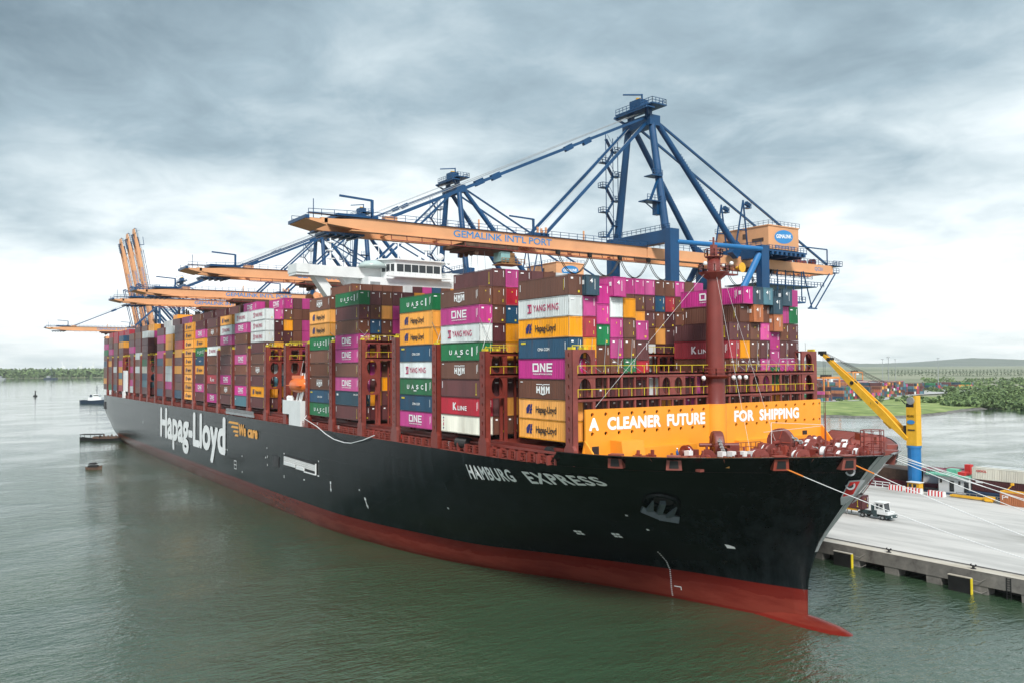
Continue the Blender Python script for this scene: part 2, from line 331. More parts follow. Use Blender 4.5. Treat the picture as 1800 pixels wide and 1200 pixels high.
def copy_tree(o, parent=None):
    c = o.copy(); COL.objects.link(c); c.parent = parent
    for ch in list(o.children): copy_tree(ch, c)
    return c
_tc = {}
def text_geo(txt, bold=0.0, space=1.0):
    """verts, faces of flat lettering, normalised to x 0..1 and y 0..1 (cap height)"""
    k = (txt, bold, space)
    if k in _tc: return _tc[k]
    cu_ = bpy.data.curves.new('t', 'FONT'); cu_.body = txt; cu_.offset = bold; cu_.space_character = space; cu_.resolution_u = 3; cu_.size = 1
    ob = bpy.data.objects.new('t', cu_); COL.objects.link(ob); bpy.context.view_layer.update()
    me = bpy.data.meshes.new_from_object(ob.evaluated_get(bpy.context.evaluated_depsgraph_get()))
    v_ = [(p.co.x, p.co.y) for p in me.vertices]; f_ = [tuple(p.vertices) for p in me.polygons]
    bpy.data.objects.remove(ob); bpy.data.curves.remove(cu_); bpy.data.meshes.remove(me)
    xs = [a for a, b in v_]; x0, x1 = min(xs), max(xs); cap = 0.70
    v_ = [((a - x0) / (x1 - x0), b / cap) for a, b in v_]
    _tc[k] = (v_, f_, (x1 - x0) / cap); return _tc[k]
def put_text(mb, txt, fn, bold=0.02, space=1.0, nd=(0, -.002, 0)):
    """fn maps (u,v) in 0..1 x cap-height to a 3D point"""
    v_, f_, asp = text_geo(txt, 0.0, space); nd = Vector(nd)
    ring = [(0, 0)] + ([(bold * 1.5 * math.cos(q * math.pi / 3), bold * 1.5 * math.sin(q * math.pi / 3)) for q in range(6)] if bold > .005 else [])
    for k, (ex, ey) in enumerate(ring):       # stroke weight built up from slightly shifted layers of paint
        i = len(mb.v); mb.v += [tuple(Vector(fn(a * (1 - 2 * bold / asp) + bold / asp + ex / asp, b * (1 - bold) + ey + bold * .5)) + nd * k) for a, b in v_]
        for f in f_: mb.f.append(tuple(i + q for q in f)); mb.m.append(mb.mi)
    return mb

# ================================================================== SETTING: water, land
b_ = MB(); b_.quad((-30000, -12000, 0), (6000, -12000, 0), (6000, 30000, 0), (-30000, 30000, 0)); b_.build('river_water', m_water, kind='structure')
def sheet(name, poly, z, mat, skirt=None, z0=-1.5):
    mb = MB(); n = len(poly); mb.quad(*[(x, y, z) for x, y in poly])
    for k in range(n):
        (x0, y0), (x1, y1) = poly[k], poly[(k + 1) % n]; mb.quad((x0, y0, z), (x1, y1, z), (x1, y1, z0), (x0, y0, z0))
    return mb.build(name, mat, kind='structure')
sheet('coastal_plain', [(-3300, 420), (-1500, 700), (-700, 640), (-214, 640), (400, 760), (2500, 1500), (6000, 9000), (-2000, 26000), (-26000, 22000), (-26000, 9000)], 1.4, m_plain)
# grassy bank with an uneven water line
rb = random.Random(3)
edge = [(-300, 360), (-262, 375), (-239, 388), (-214, 399), (-200, 408), (-194, 432), (-196, 459), (-203, 500), (-213, 545), (-215, 575), (-211, 616), (-205, 660)]
fine_e = []
for (x0, y0), (x1, y1) in zip(edge, edge[1:]):
    for k in range(6):
        t = k / 6; fine_e.append((x0 + (x1 - x0) * t + rb.uniform(-1.6, 1.6), y0 + (y1 - y0) * t + rb.uniform(-1.6, 1.6)))
fine_e.append(edge[-1])
def inset(p, d): return (p[0] - d * 0.9, p[1] + d * 0.45)
mb = MB()
for a, b in zip(fine_e, fine_e[1:]):
    mb.quad((*a, -0.4), (*b, -0.4), (*inset(b, 9), 1.1), (*inset(a, 9), 1.1))
mb.build('rocky_shore', m_rock, kind='structure')
mb = MB(); inner = [inset(p, 8) for p in fine_e]; far = [inset(p, 170) for p in fine_e]
for k in range(len(inner) - 1):
    for j in range(8):
        def P(i, t):
            a, b = inner[i], far[i]; x = a[0] + (b[0] - a[0]) * t; y = a[1] + (b[1] - a[1]) * t
            return (x, y, 1.0 + 1.2 * min(1, t * 5) + 0.5 * math.sin(x * .11) * math.sin(y * .07))
        mb.quad(P(k, j / 8), P(k + 1, j / 8), P(k + 1, (j + 1) / 8), P(k, (j + 1) / 8))
mb.build('grassy_bank', m_grass, kind='structure')
def hills(name, ridge, base, mat):
    mb = MB(); n = len(ridge)
    for (p, h), (q, g) in zip(ridge, ridge[1:]):
        for d0, d1, a, b in ((-1, 0, 0, 1), (0, 1, 1, 0)):
            def Q(pt, hh, d, t): return (pt[0] - d * base * 0.83, pt[1] + d * base * 0.56, 1.0 + hh * t)
            m1 = 0.5 * (d0 + d1) 
            mb.quad(Q(p, h, d0, a), Q(q, g, d0, a), Q(q, g, m1, .62), Q(p, h, m1, .62)); mb.quad(Q(p, h, m1, .62), Q(q, g, m1, .62), Q(q, g, d1, b), Q(p, h, d1, b))
    return mb.build(name, mat, kind='structure')
def raypt(px, dist):     # ground direction helper for the far ridge line: bearing measured from the ship axis
    d = cf * 1458.6 + cr * (px - 900); d.z = 0; d.normalize(); return (CAM.x + d.x * dist, CAM.y + d.y * dist)
rh = random.Random(5); ridge = []
for k in range(90):
    t = k / 89; px = 1250 + t * 1100; h = 60 + 30 * math.sin(t * 19) + 25 * math.sin(t * 47 + 1)
    if px > 1540: h = h * .5 + 40 * (1 - math.exp(-((px - 1540) / 90.0) ** 1.6)) * (0.8 + .12 * math.sin(px * .03))
    ridge.append((raypt(px, 12500), max(20, h + rh.uniform(-14, 14))))
hills('far_hills', ridge, 2500, m_hill)

# ---- leafy masses nobody could count
def leaf_mass(name, spots, mat, label=None, per=34, **kw):
    """spots: (x, y, z, rx, rz): clumps of small leaf faces spread through an ellipsoid"""
    V, F = [], []; rg = np.random.RandomState(hash(name) % 1000 if False else len(name))
    for (x, y, z, rx, rz) in spots:
        n = per
        d = rg.normal(size=(n, 3)); d /= np.linalg.norm(d, axis=1)[:, None]; r = rg.uniform(0.55, 1.0, n)[:, None]
        c = d * r * [rx, rx, rz] + [x, y, z + rz * 0.55]; c[:, 2] = np.maximum(c[:, 2], z)
        a = rg.normal(size=(n, 3)); b = rg.normal(size=(n, 3)); s = rx * 0.42
        a *= s / np.linalg.norm(a, axis=1)[:, None]; b *= s / np.linalg.norm(b, axis=1)[:, None]
        for i in range(n):
            k = len(V); V += [tuple(c[i] - a[i]), tuple(c[i] + b[i]), tuple(c[i] + a[i]), tuple(c[i] - b[i] * .8)]; F.append((k, k + 1, k + 2, k + 3))
    me = bpy.data.meshes.new(name); me.from_pydata(V, [], F); me.materials.append(mat); me.update()
    o = bpy.data.objects.new(name, me); COL.objects.link(o); return tag(o, kind='stuff', label=label, **kw)
rg = random.Random(11)
sp = []
for k in range(760):       # mangroves at the water's edge right of the grass
    t = rg.random(); x, y = raypt(1655 + 330 * rg.random() ** .8, 735 + 330 * t)
    sp.append((x, y, 1.2, rg.uniform(2.5, 5.5), rg.uniform(1.3, 3.4)))
for k in range(40):
    x = -236 - rg.random() * 110; y = 565 + rg.random() * 90; sp.append((x, y, 1.8, rg.uniform(2, 5), rg.uniform(1.2, 3.2)))
leaf_mass('mangrove_thicket', sp, m_leaf, 'dense green mangrove thicket on the shore behind the grassy bank', cat='thicket')
sp = []
for k in range(420):
    x, y = raypt(1620 + 330 * rg.random(), 1080 + 900 * rg.random() ** 1.6); sp.append((x, y, 1.4, rg.uniform(3, 7), rg.uniform(2, 5)))
leaf_mass('plain_scrub', sp, m_leaf, 'low scrub scattered over the plain beyond the container yard', per=16, cat='scrub')
sp = []
for row in range(5):
    for k in range(120):
        x, y = raypt(1560 + k * 6 + rg.uniform(-1, 1), 2500 + row * 420); sp.append((x, y, 3, 3.5, 5))
leaf_mass('far_tree_rows', sp, m_leaf2, 'distant rows of trees crossing the coastal plain', per=12, cat='trees')
sp = []
for k in range(3600):      # forest across the river at the far left
    px = -260 + rg.random() * 520; d = 3750 + rg.random() ** 1.5 * 1500; x, y = raypt(px, d); sp.append((x, y, 0.5, rg.uniform(13, 22), 10 + rg.random() * 9 + (d - 3750) * .006))
leaf_mass('far_forest', sp, m_leaf, 'dark green forest along the far river bank at the left horizon', per=12, cat='forest')
mb = MB(); pa = [raypt(-300 + 70 * k, 3740) for k in range(10)]; pb = [raypt(-300 + 70 * k, 9000) for k in range(10)]
for k in range(9): mb.quad((*pa[k], 1.5), (*pa[k + 1], 1.5), (*pb[k + 1], 1.5), (*pb[k], 1.5)); mb.quad((*pa[k], 1.5), (*pa[k + 1], 1.5), (*pa[k + 1], -1), (*pa[k], -1))
mb.build('far_river_bank', m_plain, kind='structure')

# ================================================================== QUAY
QZ = 3.4
quay = thing('concrete_quay', (0, 34, 0), 'long pale concrete quay with fenders and bollards that the ship lies along', 'quay')
mb = MB(); mb.box(-760, 160, 34.02, 105, 1.9, QZ); mb.build('deck_slab', m_conc, quay)
mb = MB(); mb.box(-760, 160, 33.92, 36.3, QZ + .004, QZ + .03); mb.build('edge_apron', m_apron, quay)
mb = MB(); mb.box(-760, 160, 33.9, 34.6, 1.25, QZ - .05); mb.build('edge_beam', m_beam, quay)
mb = MB(); mb.box(-760, 160, 37.5, 38.0, -2, 1.9); mb.build('back_wall', m_dark, quay)
for k in range(-8, 21):
    x = -0.9 + 7.25 * k - .8; mb = MB()
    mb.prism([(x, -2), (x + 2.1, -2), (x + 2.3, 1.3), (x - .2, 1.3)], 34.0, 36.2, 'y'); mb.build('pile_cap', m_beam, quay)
for y, w in ((36.6, .08), (36.75, .08), (66.6, .08)):
    pass
mb = MB()
for y in (36.9, 37.05): mb.box(-760, 160, y, y + .06, QZ + .03, QZ + .07)
mb.build('crane_rail', m_dark, quay)
mb = MB(); mb.box(-760, 160, 36.45, 37.4, QZ + .004, QZ + .022); mb.build('rail_channel', m_beam, quay)
for x in [20.2 + 20.4 * k for k in range(-3, 7)]:
    fn = MB(); fn.box(x - 1.8, x + 1.7, 32.4, 32.75, -1.4, 2.35); f = fn.build('fender_panel', m_dark, quay)
    e = MB(); e.box(x + 1.7, x + 1.84, 32.3, 32.8, -1.4, 2.4); e.build('yellow_edge', m_rail, f)
    e = MB(); e.box(x - 1.85, x + 1.75, 32.35, 32.85, 2.352, 2.5); e.build('top_edge', m_apron, f)
    c = MB(); c.lathe([(0.75, 32.76), (0.5, 33.3), (0.8, 33.9)], (x, 0, 0.6), 'y', 14); c.build('rubber_cone', m_dark, f)
    c = MB(); c.path([(x + 1.6, 32.8, 2.2), (x + 2.6, 33.5, 1.9), (x + 3.3, 33.9, 2.5)], .06); c.path([(x + 1.6, 32.8, .6), (x + 2.7, 33.6, .2), (x + 3.5, 34, .7)], .06); c.build('chain', m_beam, f)
for x in [27.4 + 14.1 * k for k in range(-4, 9)]:
    mb = MB(); mb.lathe([(0.42, 0), (0.40, .08), (0.2, .12), (0.18, .4), (0.22, .48), (0.1, .55)], (x, 34.9, QZ + .03), 'z', 12)
    mb.bar((x - .42, 34.9, QZ + .5), (x + .42, 34.9, QZ + .5), .22, .16); mb.bar((x - .5, 34.9, QZ + .55), (x - .3, 34.9, QZ + .72), .2, .14); mb.bar((x + .3, 34.9, QZ + .72), (x + .5, 34.9, QZ + .55), .2, .14)
    mb.build('bollard', m_dark, quay)
lad = MB()
for s in (46.9, 47.5): lad.bar((s, 33.85, -1), (s, 33.85, 3.3), .08)
for k in range(12): lad.bar((46.9, 33.85, -.8 + k * .36), (47.5, 33.85, -.8 + k * .36), .05)
lad.build('ladder', m_dark, quay)
for (a, b) in (((-32, 104.3), (-19.5, 104.3)), ((-19.5, 104.3), (-15.5, 104.3))):
    pass
mb = MB(); mb.rail([(-45, 104.2, QZ), (-14.5, 104.2, QZ)], 1.3, 2.0, .09); mb.build('handrail', m_white, quay)
mb = MB(); mb.rail([(3.0, 103.6, QZ), (14.0, 103.6, QZ)], 1.1, 1.6, .06); mb.build('handrail', m_grey, quay)

# ================================================================== SHIP
Zs = [-8, -3, 0, 4.5, 10, 16, 21.9, 24.0]
AFT = {-8: [(-330, 10), (-280, 18), (-200, 23), (-75, 22)], -3: [(-342, 14), (-320, 23), (-280, 26), (-120, 27.4), (-75, 27)],
       0: [(-348, 21.5), (-335, 26), (-315, 27.6), (-280, 28.4), (-100, 28.8), (-75, 28.8)],
       4.5: [(-356, 26.4), (-340, 29.4), (-310, 30.2), (-100, 30.3), (-75, 29.9)],
       10: [(-363.6, 28.9), (-345, 30.3), (-320, 30.5), (-75, 30.5)], 16: [(-370, 29.9), (-350, 30.5), (-75, 30.5)],
       21.9: [(-370, 30.0), (-350, 30.5), (-75, 30.5)], 24.0: [(-370, 30.0), (-350, 30.5), (-75, 30.5)]}
FWD = {-8: [(-45, 16), (-15, 8), (10, 3), (30, 1.2), (35.5, .3)], -3: [(-45, 22.8), (-15, 13.5), (10, 5.2), (30, 2.0), (36.2, .3)],
       0: [(-60, 28.1), (-45, 26.3), (-30, 23.5), (-15, 18.9), (0, 12.0), (10, 8.3), (20, 5.1), (30, 2.3), (36.6, .25)],
       4.5: [(-60, 29.5), (-45, 27.9), (-30, 25.0), (-15, 21.4), (0, 14.4), (10, 9.9), (20, 5.8), (30, 2.7), (36.65, .25)],
       10: [(-60, 30.4), (-45, 30.0), (-30, 28.6), (-15, 26.4), (0, 21.8), (10, 17.0), (20, 11.8), (28, 7.4), (34, 3.6), (37.4, 1.2), (38.2, .32)],
       16: [(-60, 30.5), (-45, 30.5), (-30, 30.3), (-15, 29.6), (0, 27.4), (10, 24.2), (20, 19.2), (28, 14.2), (34, 9.6), (39, 5.0), (41.5, 2.1), (42.3, .5)],
       21.9: [(-45, 30.5), (-15, 30.5), (0, 30.45), (10, 30.0), (20, 28.2), (28, 24.2), (34, 19.4), (39, 13.9), (43, 8.6), (45.2, 5.4), (46.4, 2.9), (47.0, .95)],
       24.0: [(-45, 30.5), (0, 30.5), (16, 30.5), (22, 30.1), (28, 28.2), (34, 24.2), (39, 18.4), (43, 12.6), (46, 7.6), (47.8, 4.2), (48.6, 2.4), (48.9, 1.05)]}
def cr_interp(T, x):
    n = len(T)
    if x <= T[0][0]: return T[0][1]
    if x >= T[-1][0]: return T[-1][1]
    for i in range(n - 1):
        if T[i][0] <= x <= T[i + 1][0]: break
    x0, y0 = T[i]; x1, y1 = T[i + 1]; h = x1 - x0; t = (x - x0) / h
    def slope(j):
        if j == 0: return (T[1][1] - T[0][1]) / (T[1][0] - T[0][0])
        if j == n - 1: return (T[-1][1] - T[-2][1]) / (T[-1][0] - T[-2][0])
        d0 = (T[j][1] - T[j - 1][1]) / (T[j][0] - T[j - 1][0]); d1 = (T[j + 1][1] - T[j][1]) / (T[j + 1][0] - T[j][0])
        return 0 if d0 * d1 <= 0 else 2 * d0 * d1 / (d0 + d1)
    m0, m1 = slope(i) * h, slope(i + 1) * h
    return y0 * (2 * t**3 - 3 * t**2 + 1) + m0 * (t**3 - 2 * t**2 + t) + y1 * (-2 * t**3 + 3 * t**2) + m1 * (t**3 - t**2)
LEV = {z: AFT[z] + FWD[z] for z in Zs}
def level_at(z):           # every level runs 0..1 from transom to stem, with shared parameter
    out = []
    return out
US = [k / 26 for k in range(27)] + [1 + k / 60 for k in range(1, 61)]
def uv_pt(u, z):           # on a table level
    T = LEV[z]; xa, xe = T[0][0], T[-1][0]
    x = xa + (-75 - xa) * u if u <= 1 else -75 + (xe + 75) * (u - 1)
    return x, cr_interp(T, x)
rows = []
nz = 6
def zinterp(u):
    pts = [uv_pt(u, z) for z in Zs]; X = [(z, p[0]) for z, p in zip(Zs, pts)]; B = [(z, p[1]) for z, p in zip(Zs, pts)]
    return X, B
ZF = [-8, -5.5, -3, -1.5, 0, 1.5, 3, 4.5, 5.9, 7.3, 8.7, 10, 11.5, 13, 14.5, 16, 17.5, 19, 20.5, 21.9]
ZT = ZF + [22.6, 23.3, 24.0]
mb = MB(); grid = {}
colsX = []
for iu, u in enumerate(US):
    X, B = zinterp(u)
    for iz, z in enumerate(ZT):
        x = cr_interp(X, z); b = cr_interp(B, z)
        for s in (-1, 1): grid[(iu, iz, s)] = len(mb.v); mb.v.append((x, s * b, z))
nu = len(US); nzf = len(ZF); nzt = len(ZT)
def stop(iu): return nzt if mb.v[grid[(iu, nzf - 1, 1)]][0] > 18.5 else nzf
for iu in range(nu - 1):
    top = stop(iu + 1) if stop(iu) == nzt else nzf
    for iz in range(top - 1):
        a, b, c, d = (grid[(iu, iz, -1)], grid[(iu + 1, iz, -1)], grid[(iu + 1, iz + 1, -1)], grid[(iu, iz + 1, -1)]); mb.f.append((a, b, c, d)); mb.m.append(0)
        a, b, c, d = (grid[(iu, iz, 1)], grid[(iu + 1, iz, 1)], grid[(iu + 1, iz + 1, 1)], grid[(iu, iz + 1, 1)]); mb.f.append((d, c, b, a)); mb.m.append(0)
for iz in range(nzf - 1):    # transom and stem bar
    mb.f.append((grid[(0, iz, -1)], grid[(0, iz + 1, -1)], grid[(0, iz + 1, 1)], grid[(0, iz, 1)])); mb.m.append(0)
for iz in range(nzt - 1):
    mb.f.append((grid[(nu - 1, iz, -1)], grid[(nu - 1, iz, 1)], grid[(nu - 1, iz + 1, 1)], grid[(nu - 1, iz + 1, -1)])); mb.m.append(0)
# the step down from bulwark to sheer strake
iu0 = next(i for i in range(nu) if stop(i) == nzt)
ship = thing('container_ship', (-160, 0, 0), 'huge black hulled container ship with red boot top and orange breakwater moored at the quay', 'ship')
for s in (-1, 1):
    g = [grid[(iu0 - 1, nzf - 1, s)], grid[(iu0, nzf - 1, s)], grid[(iu0, nzt - 1, s)]]; mb.f.append(tuple(g) if s < 0 else tuple(reversed(g))); mb.m.append(0)
hull = mb.build('hull', m_hull, ship, smooth=True)
HV = [Vector(v) for v in mb.v]
BV = BVHTree.FromPolygons(HV, [f for f in mb.f])
def side(x, z, s=-1, off=0.06):
    h = BV.ray_cast(Vector((x, s * 60, z)), Vector((0, -s, 0)))
    if h[0] is None: return Vector((x, s * 1.0, z))
    n = h[1] if h[1].y * s > 0 else -h[1]
    return h[0] + n * off
def deck_half(x, z=21.9):
    h = BV.ray_cast(Vector((x, -60, z - .02)), Vector((0, 1, 0))); return -h[0].y if h[0] else 0.5
# bulwark inside skin, cap rail, deck plating
mb = MB(); cap = MB()
for s in (-1, 1):
    for iu in range(iu0, nu - 1):
        for iz in range(nzf - 1, nzt - 1):
            q = [Vector(HV[grid[(a, b, s)]]) for a, b in ((iu, iz), (iu + 1, iz), (iu + 1, iz + 1), (iu, iz + 1))]
            q = [Vector((p.x - .25 * min(1, max(0, (p.x - 20) / 20)), p.y - s * min(.3, abs(p.y) * .5), p.z)) for p in q]; mb.quad(*(q if s > 0 else q[::-1]))
        p, q = HV[grid[(iu, nzt - 1, s)]], HV[grid[(iu + 1, nzt - 1, s)]]; cap.bar(p, q, .42, .12)
    if s < 0: cap.build('cap_rail', m_hull, ship); cap = MB()
    for iu in range(iu0, nu - 1, 3):    # bulwark stays
        p = HV[grid[(iu, nzt - 1, s)]]; q = HV[grid[(iu, nzf - 1, s)]]
        mb.hexa([(q.x - .05, q.y - s * 1.4, 22), (q.x + .05, q.y - s * 1.4, 22), (q.x + .05, q.y - s * .3, 22), (q.x - .05, q.y - s * .3, 22),
                 (p.x - .05, p.y - s * .6, 23.8), (p.x + .05, p.y - s * .6, 23.8), (p.x + .05, p.y - s * .35, 23.8), (p.x - .05, p.y - s * .35, 23.8)])
mb.build('bulwark_lining', m_deckf, ship); cap.build('cap_rail', m_hull, ship)
mb = MB(); prev = None
for iu in range(nu):
    p = HV[grid[(iu, nzf - 1, 1)]]; cur = (p.x, max(.1, p.y - .03))
    if prev: mb.quad((prev[0], -prev[1], 21.85), (cur[0], -cur[1], 21.85), (cur[0], cur[1], 21.85), (prev[0], prev[1], 21.85))
    prev = cur
mb.build('weather_deck', m_deckf, ship)
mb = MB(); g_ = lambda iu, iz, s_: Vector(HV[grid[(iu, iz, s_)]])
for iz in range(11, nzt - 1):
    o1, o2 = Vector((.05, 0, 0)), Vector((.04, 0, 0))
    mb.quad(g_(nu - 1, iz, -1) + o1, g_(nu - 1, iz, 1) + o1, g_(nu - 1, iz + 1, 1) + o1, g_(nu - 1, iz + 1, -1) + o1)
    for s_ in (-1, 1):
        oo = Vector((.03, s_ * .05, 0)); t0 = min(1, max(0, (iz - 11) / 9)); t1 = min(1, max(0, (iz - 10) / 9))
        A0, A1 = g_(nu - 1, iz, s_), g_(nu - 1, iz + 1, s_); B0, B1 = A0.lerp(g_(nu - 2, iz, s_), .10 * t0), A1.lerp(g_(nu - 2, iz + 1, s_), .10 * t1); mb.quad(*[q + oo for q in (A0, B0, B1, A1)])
mb.build('stem_sheen', paint('stem_sheen_grey', (0.40, 0.42, 0.43), .3, .06, .4), ship)  # added strip: bright reflection along the glossy stem, painted in as pale grey
mb = MB(); mb.lathe([(0.05, 48.2), (0.8, 47.6), (1.5, 46.4), (2.25, 44.0), (2.75, 41.2), (3.05, 38), (3.2, 34), (3.2, 28), (2.9, 20)], (0, 0, -2.15), 'x', 32)
mb.v = [(x, y, z + .1 - .62 * max(0, (x - 40) / 6) ** 1.5) for x, y, z in mb.v]; mb.build('bulbous_bow', m_hull, ship, smooth=True, recalc=True)

# lettering and marks on the shell
def hull_text(name, txt, x0, x1, zb0, zt0, zb1, zt1, mat, bold=.03, space=1.0, extra=None):
    mb = MB()
    def fn(u, w): x = x0 + (x1 - x0) * u; zb = zb0 + (zb1 - zb0) * u; zt = zt0 + (zt1 - zt0) * u; return side(x, zb + (zt - zb) * w, -1, .15)
    put_text(mb, txt, fn, bold, space, (0, -.006, 0))
    return mb.build(name, mat, ship)
hull_text('hull_lettering', 'Hapag-Lloyd', -228, -139.2, 10.0, 20.7, 10.3, 21.0, m_wtext, .035, 1.0)
hull_text('hull_lettering', 'We', -125.6, -119.0, 16.8, 19.9, 16.9, 19.9, m_otext, .05, 1.0)
hull_text('hull_lettering', 'care', -117.2, -108.8, 16.85, 19.9, 16.9, 19.9, m_otext, .05, 1.0)
mb = MB()
for k, (a, z) in enumerate(((-136.4, 19.6), (-133.6, 18.45), (-131.6, 17.3), (-130.0, 16.25))):
    mb.quad(side(a, z), side(-126.4, z), side(-126.4, z + .62), side(a + .9, z + .62))
mb.build('stripe_mark', m_otext, ship)
mb = MB(); marks = MB()
for (x, z0, z1) in ((-130.5, 7.0, 9.4),):      # draught and pilot marks
    for a, b, c, d in ((0, .15, 0, 1), (2.1, 2.25, 0, 1), (0, 2.25, 0, .08), (0, 2.25, .46, .54), (0, 2.25, .92, 1)):
        marks.quad(side(x + a, z0 + (z1 - z0) * c), side(x + b, z0 + (z1 - z0) * c), side(x + b, z0 + (z1 - z0) * d), side(x + a, z0 + (z1 - z0) * d))
for (x, z, w, h) in ((-139, 11.6, .5, .3), (-137.5, 11.5, .3, .5), (-123, 11, .5, .4), (-123, 6.6, .4, .5), (-101.5, 14.9, .4, .4), (-101, 12.6, .3, .6), (-102.5, 12.4, .5, .4), (-101, 10.6, .3, .5),
                     (-88.5, 14.6, .5, .3), (-88.4, 8.9, .3, .7), (-66, 14.8, .4, .3), (-75, 9.8, .7, .3), (-45, 11.0, .3, .3), (-66.4, 11.6, .9, .25), (-14.7, 11.3, .35, .3), (19.8, 11.6, .3, .25), (18.9, 13.9, .3, .2), (-214, 13.6, .25, 1.2), (-263, 12.6, .35, 1.2)):
    marks.quad(side(x, z), side(x + w, z), side(x + w, z + h), side(x, z + h))
for (x, z) in ((-59.5, 9.0), (-43.3, 7.6)):      # arrow marks for the tugs
    for a, b, c, d in ((.1, .7, 1.7, 2.3), (.25, .55, .7, 1.6)): marks.quad(side(x + a, z + c), side(x + b, z + c), side(x + b, z + d), side(x + a, z + d))
    marks.quad(side(x, z + .75), side(x + .4, z), side(x + .8, z + .75))
for (x, z) in ((8.2, 9.6), (13.9, 9.8)):
    for a, b in ((0, 0), (.62, 0), (0, .42), (.62, .42)): marks.quad(side(x + a, z + b), side(x + a + .5, z + b), side(x + a + .5, z + b + .3), side(x + a, z + b + .3))
for k in range(24):        # draught scale at the bow
    z = .4 + k * .31; x = 17.0 + .012 * z * z; marks.quad(side(x, z), side(x + .2, z), side(x + .2, z + .12), side(x, z + .12))
marks.quad(side(17.6, 1.9), side(18.7, 1.9), side(18.7, 2.03), side(17.6, 2.03)); marks.quad(side(18.6, 1.5), side(18.72, 1.5), side(18.72, 1.9), side(18.6, 1.9))
bx, bz = 28.6, 9.7        # bulbous bow symbol
marks.quad(side(bx, bz), side(bx + 1.0, bz), side(bx + 1.0, bz + .3), side(bx + .45, bz + .55), side(bx, bz + .62))
marks.build('draught_marks', m_wtext, ship, kind='stuff')
hull_text('ship_name', 'HAMBURG', -3.8, 7.2, 17.85, 20.15, 18.5, 20.35, m_wtext, .03, 1.1)
hull_text('ship_name', 'EXPRESS', 9.9, 22.2, 18.5, 20.4, 19.2, 20.6, m_wtext, .03, 1.12)
# pilot door and the folded accommodation ladder in its recess
mb = MB(); mb.box(-96.4, -92.1, -30.66, -30.3, 11.0, 13.6); mb.build('pilot_door', m_black, ship)
mb = MB(); mb.box(-87.9, -66.6, -30.62, -30.3, 11.8, 14.5); rc = mb.build('ladder_recess', m_dark, ship)
mb = MB(); mb.box(-87.6, -80.2, -30.9, -30.63, 12.2, 12.95); mb.box(-79.3, -74.2, -30.9, -30.63, 12.0, 12.7); mb.rail([(-87.6, -30.8, 12.9), (-67, -30.8, 12.6)], 1.3, .45, .05, 2); mb.bar((-66.9, -30.8, 11.8), (-66.9, -30.8, 14.3), .25)
mb.box(-74, -67.4, -30.9, -30.63, 11.75, 11.95); mb.build('accommodation_ladder', m_white, rc)
mb = MB(); mb.box(-137.6, -111.5, -31.0, -30.65, 22.3, 22.9); mb.rail([(-137.5, -30.9, 22.9), (-111.6, -30.9, 22.9)], .9, .6, .06, 2); mb.build('gangway', m_grey, ship)
# mooring deck openings at the stern
mb = MB()
for x in (-368.6, -366.4, -364.2): mb.box(x, x + 1.4, -30.35, -29.7, 14.6, 18.4)
mb.build('mooring_opening', m_black, ship)
# anchors in their pockets
def shell_frame(x, z, s=-1):
    p = side(x, z, s, 0); px = side(x + .6, z, s, 0); pz = side(x, z + .6, s, 0)
    ex = (px - p).normalized(); n = ex.cross(pz - p).normalized()
    if n.y * s < 0: n = -n
    ez = n.cross(ex) if n.cross(ex).z > 0 else ex.cross(n); return p, ex, ez.normalized(), n
for s in (-1, 1):
    p, ex, ez, n = shell_frame(25.6, 16.4, s); ex, ez = (ex * .95 - ez * .30).normalized(), (ez * .95 + ex * .30).normalized()
    def L(a, b, c): return p + ex * a + ez * b + n * c
    mb = MB(); pr = [(2.4, .10), (2.2, .35), (1.9, .42), (1.5, .2), (1.35, -.15)]
    k = 26
    for j in range(len(pr) - 1):
        for i in range(k):
            t0, t1 = 2 * math.pi * i / k, 2 * math.pi * (i + 1) / k
            def Q(t, r, d): return L(r * 1.02 * math.cos(t), 1.0 + r * .8 * math.sin(t), d)
            mb.quad(Q(t0, *pr[j]), Q(t1, *pr[j]), Q(t1, *pr[j + 1]), Q(t0, *pr[j + 1]))
    hp = mb.build('hawse_pocket', m_hull, ship, recalc=True)
    mb = MB(); mb.quad(*[L(1.4 * math.cos(2 * math.pi * i / 16), 1.0 + 1.1 * math.sin(2 * math.pi * i / 16), .07) for i in range(16)]); mb.build('hawse_hole', m_black, hp)
    m_anchor = paint('anchor_steel', (0.06, 0.08, 0.09), 0.5, 0.15, 1.0)
    mb = MB(); mb.bar(L(0, 1.3, .45), L(-.1, -1.4, .7), .75, .6)
    mb.bar(L(-2.6, -1.3, .75), L(0, -2.0, .95), .9, .8); mb.bar(L(0, -2.0, .95), L(2.7, -2.1, .75), .8, .9)
    mb.bar(L(-1.5, -1.3, .75), L(-1.35, 1.5, .65), 1.1, .5, w2=.15, h2=.2); mb.bar(L(1.3, -1.7, .75), L(1.9, 1.1, .65), 1.1, .5, w2=.15, h2=.2)
    mb.build('anchor', m_anchor, ship)
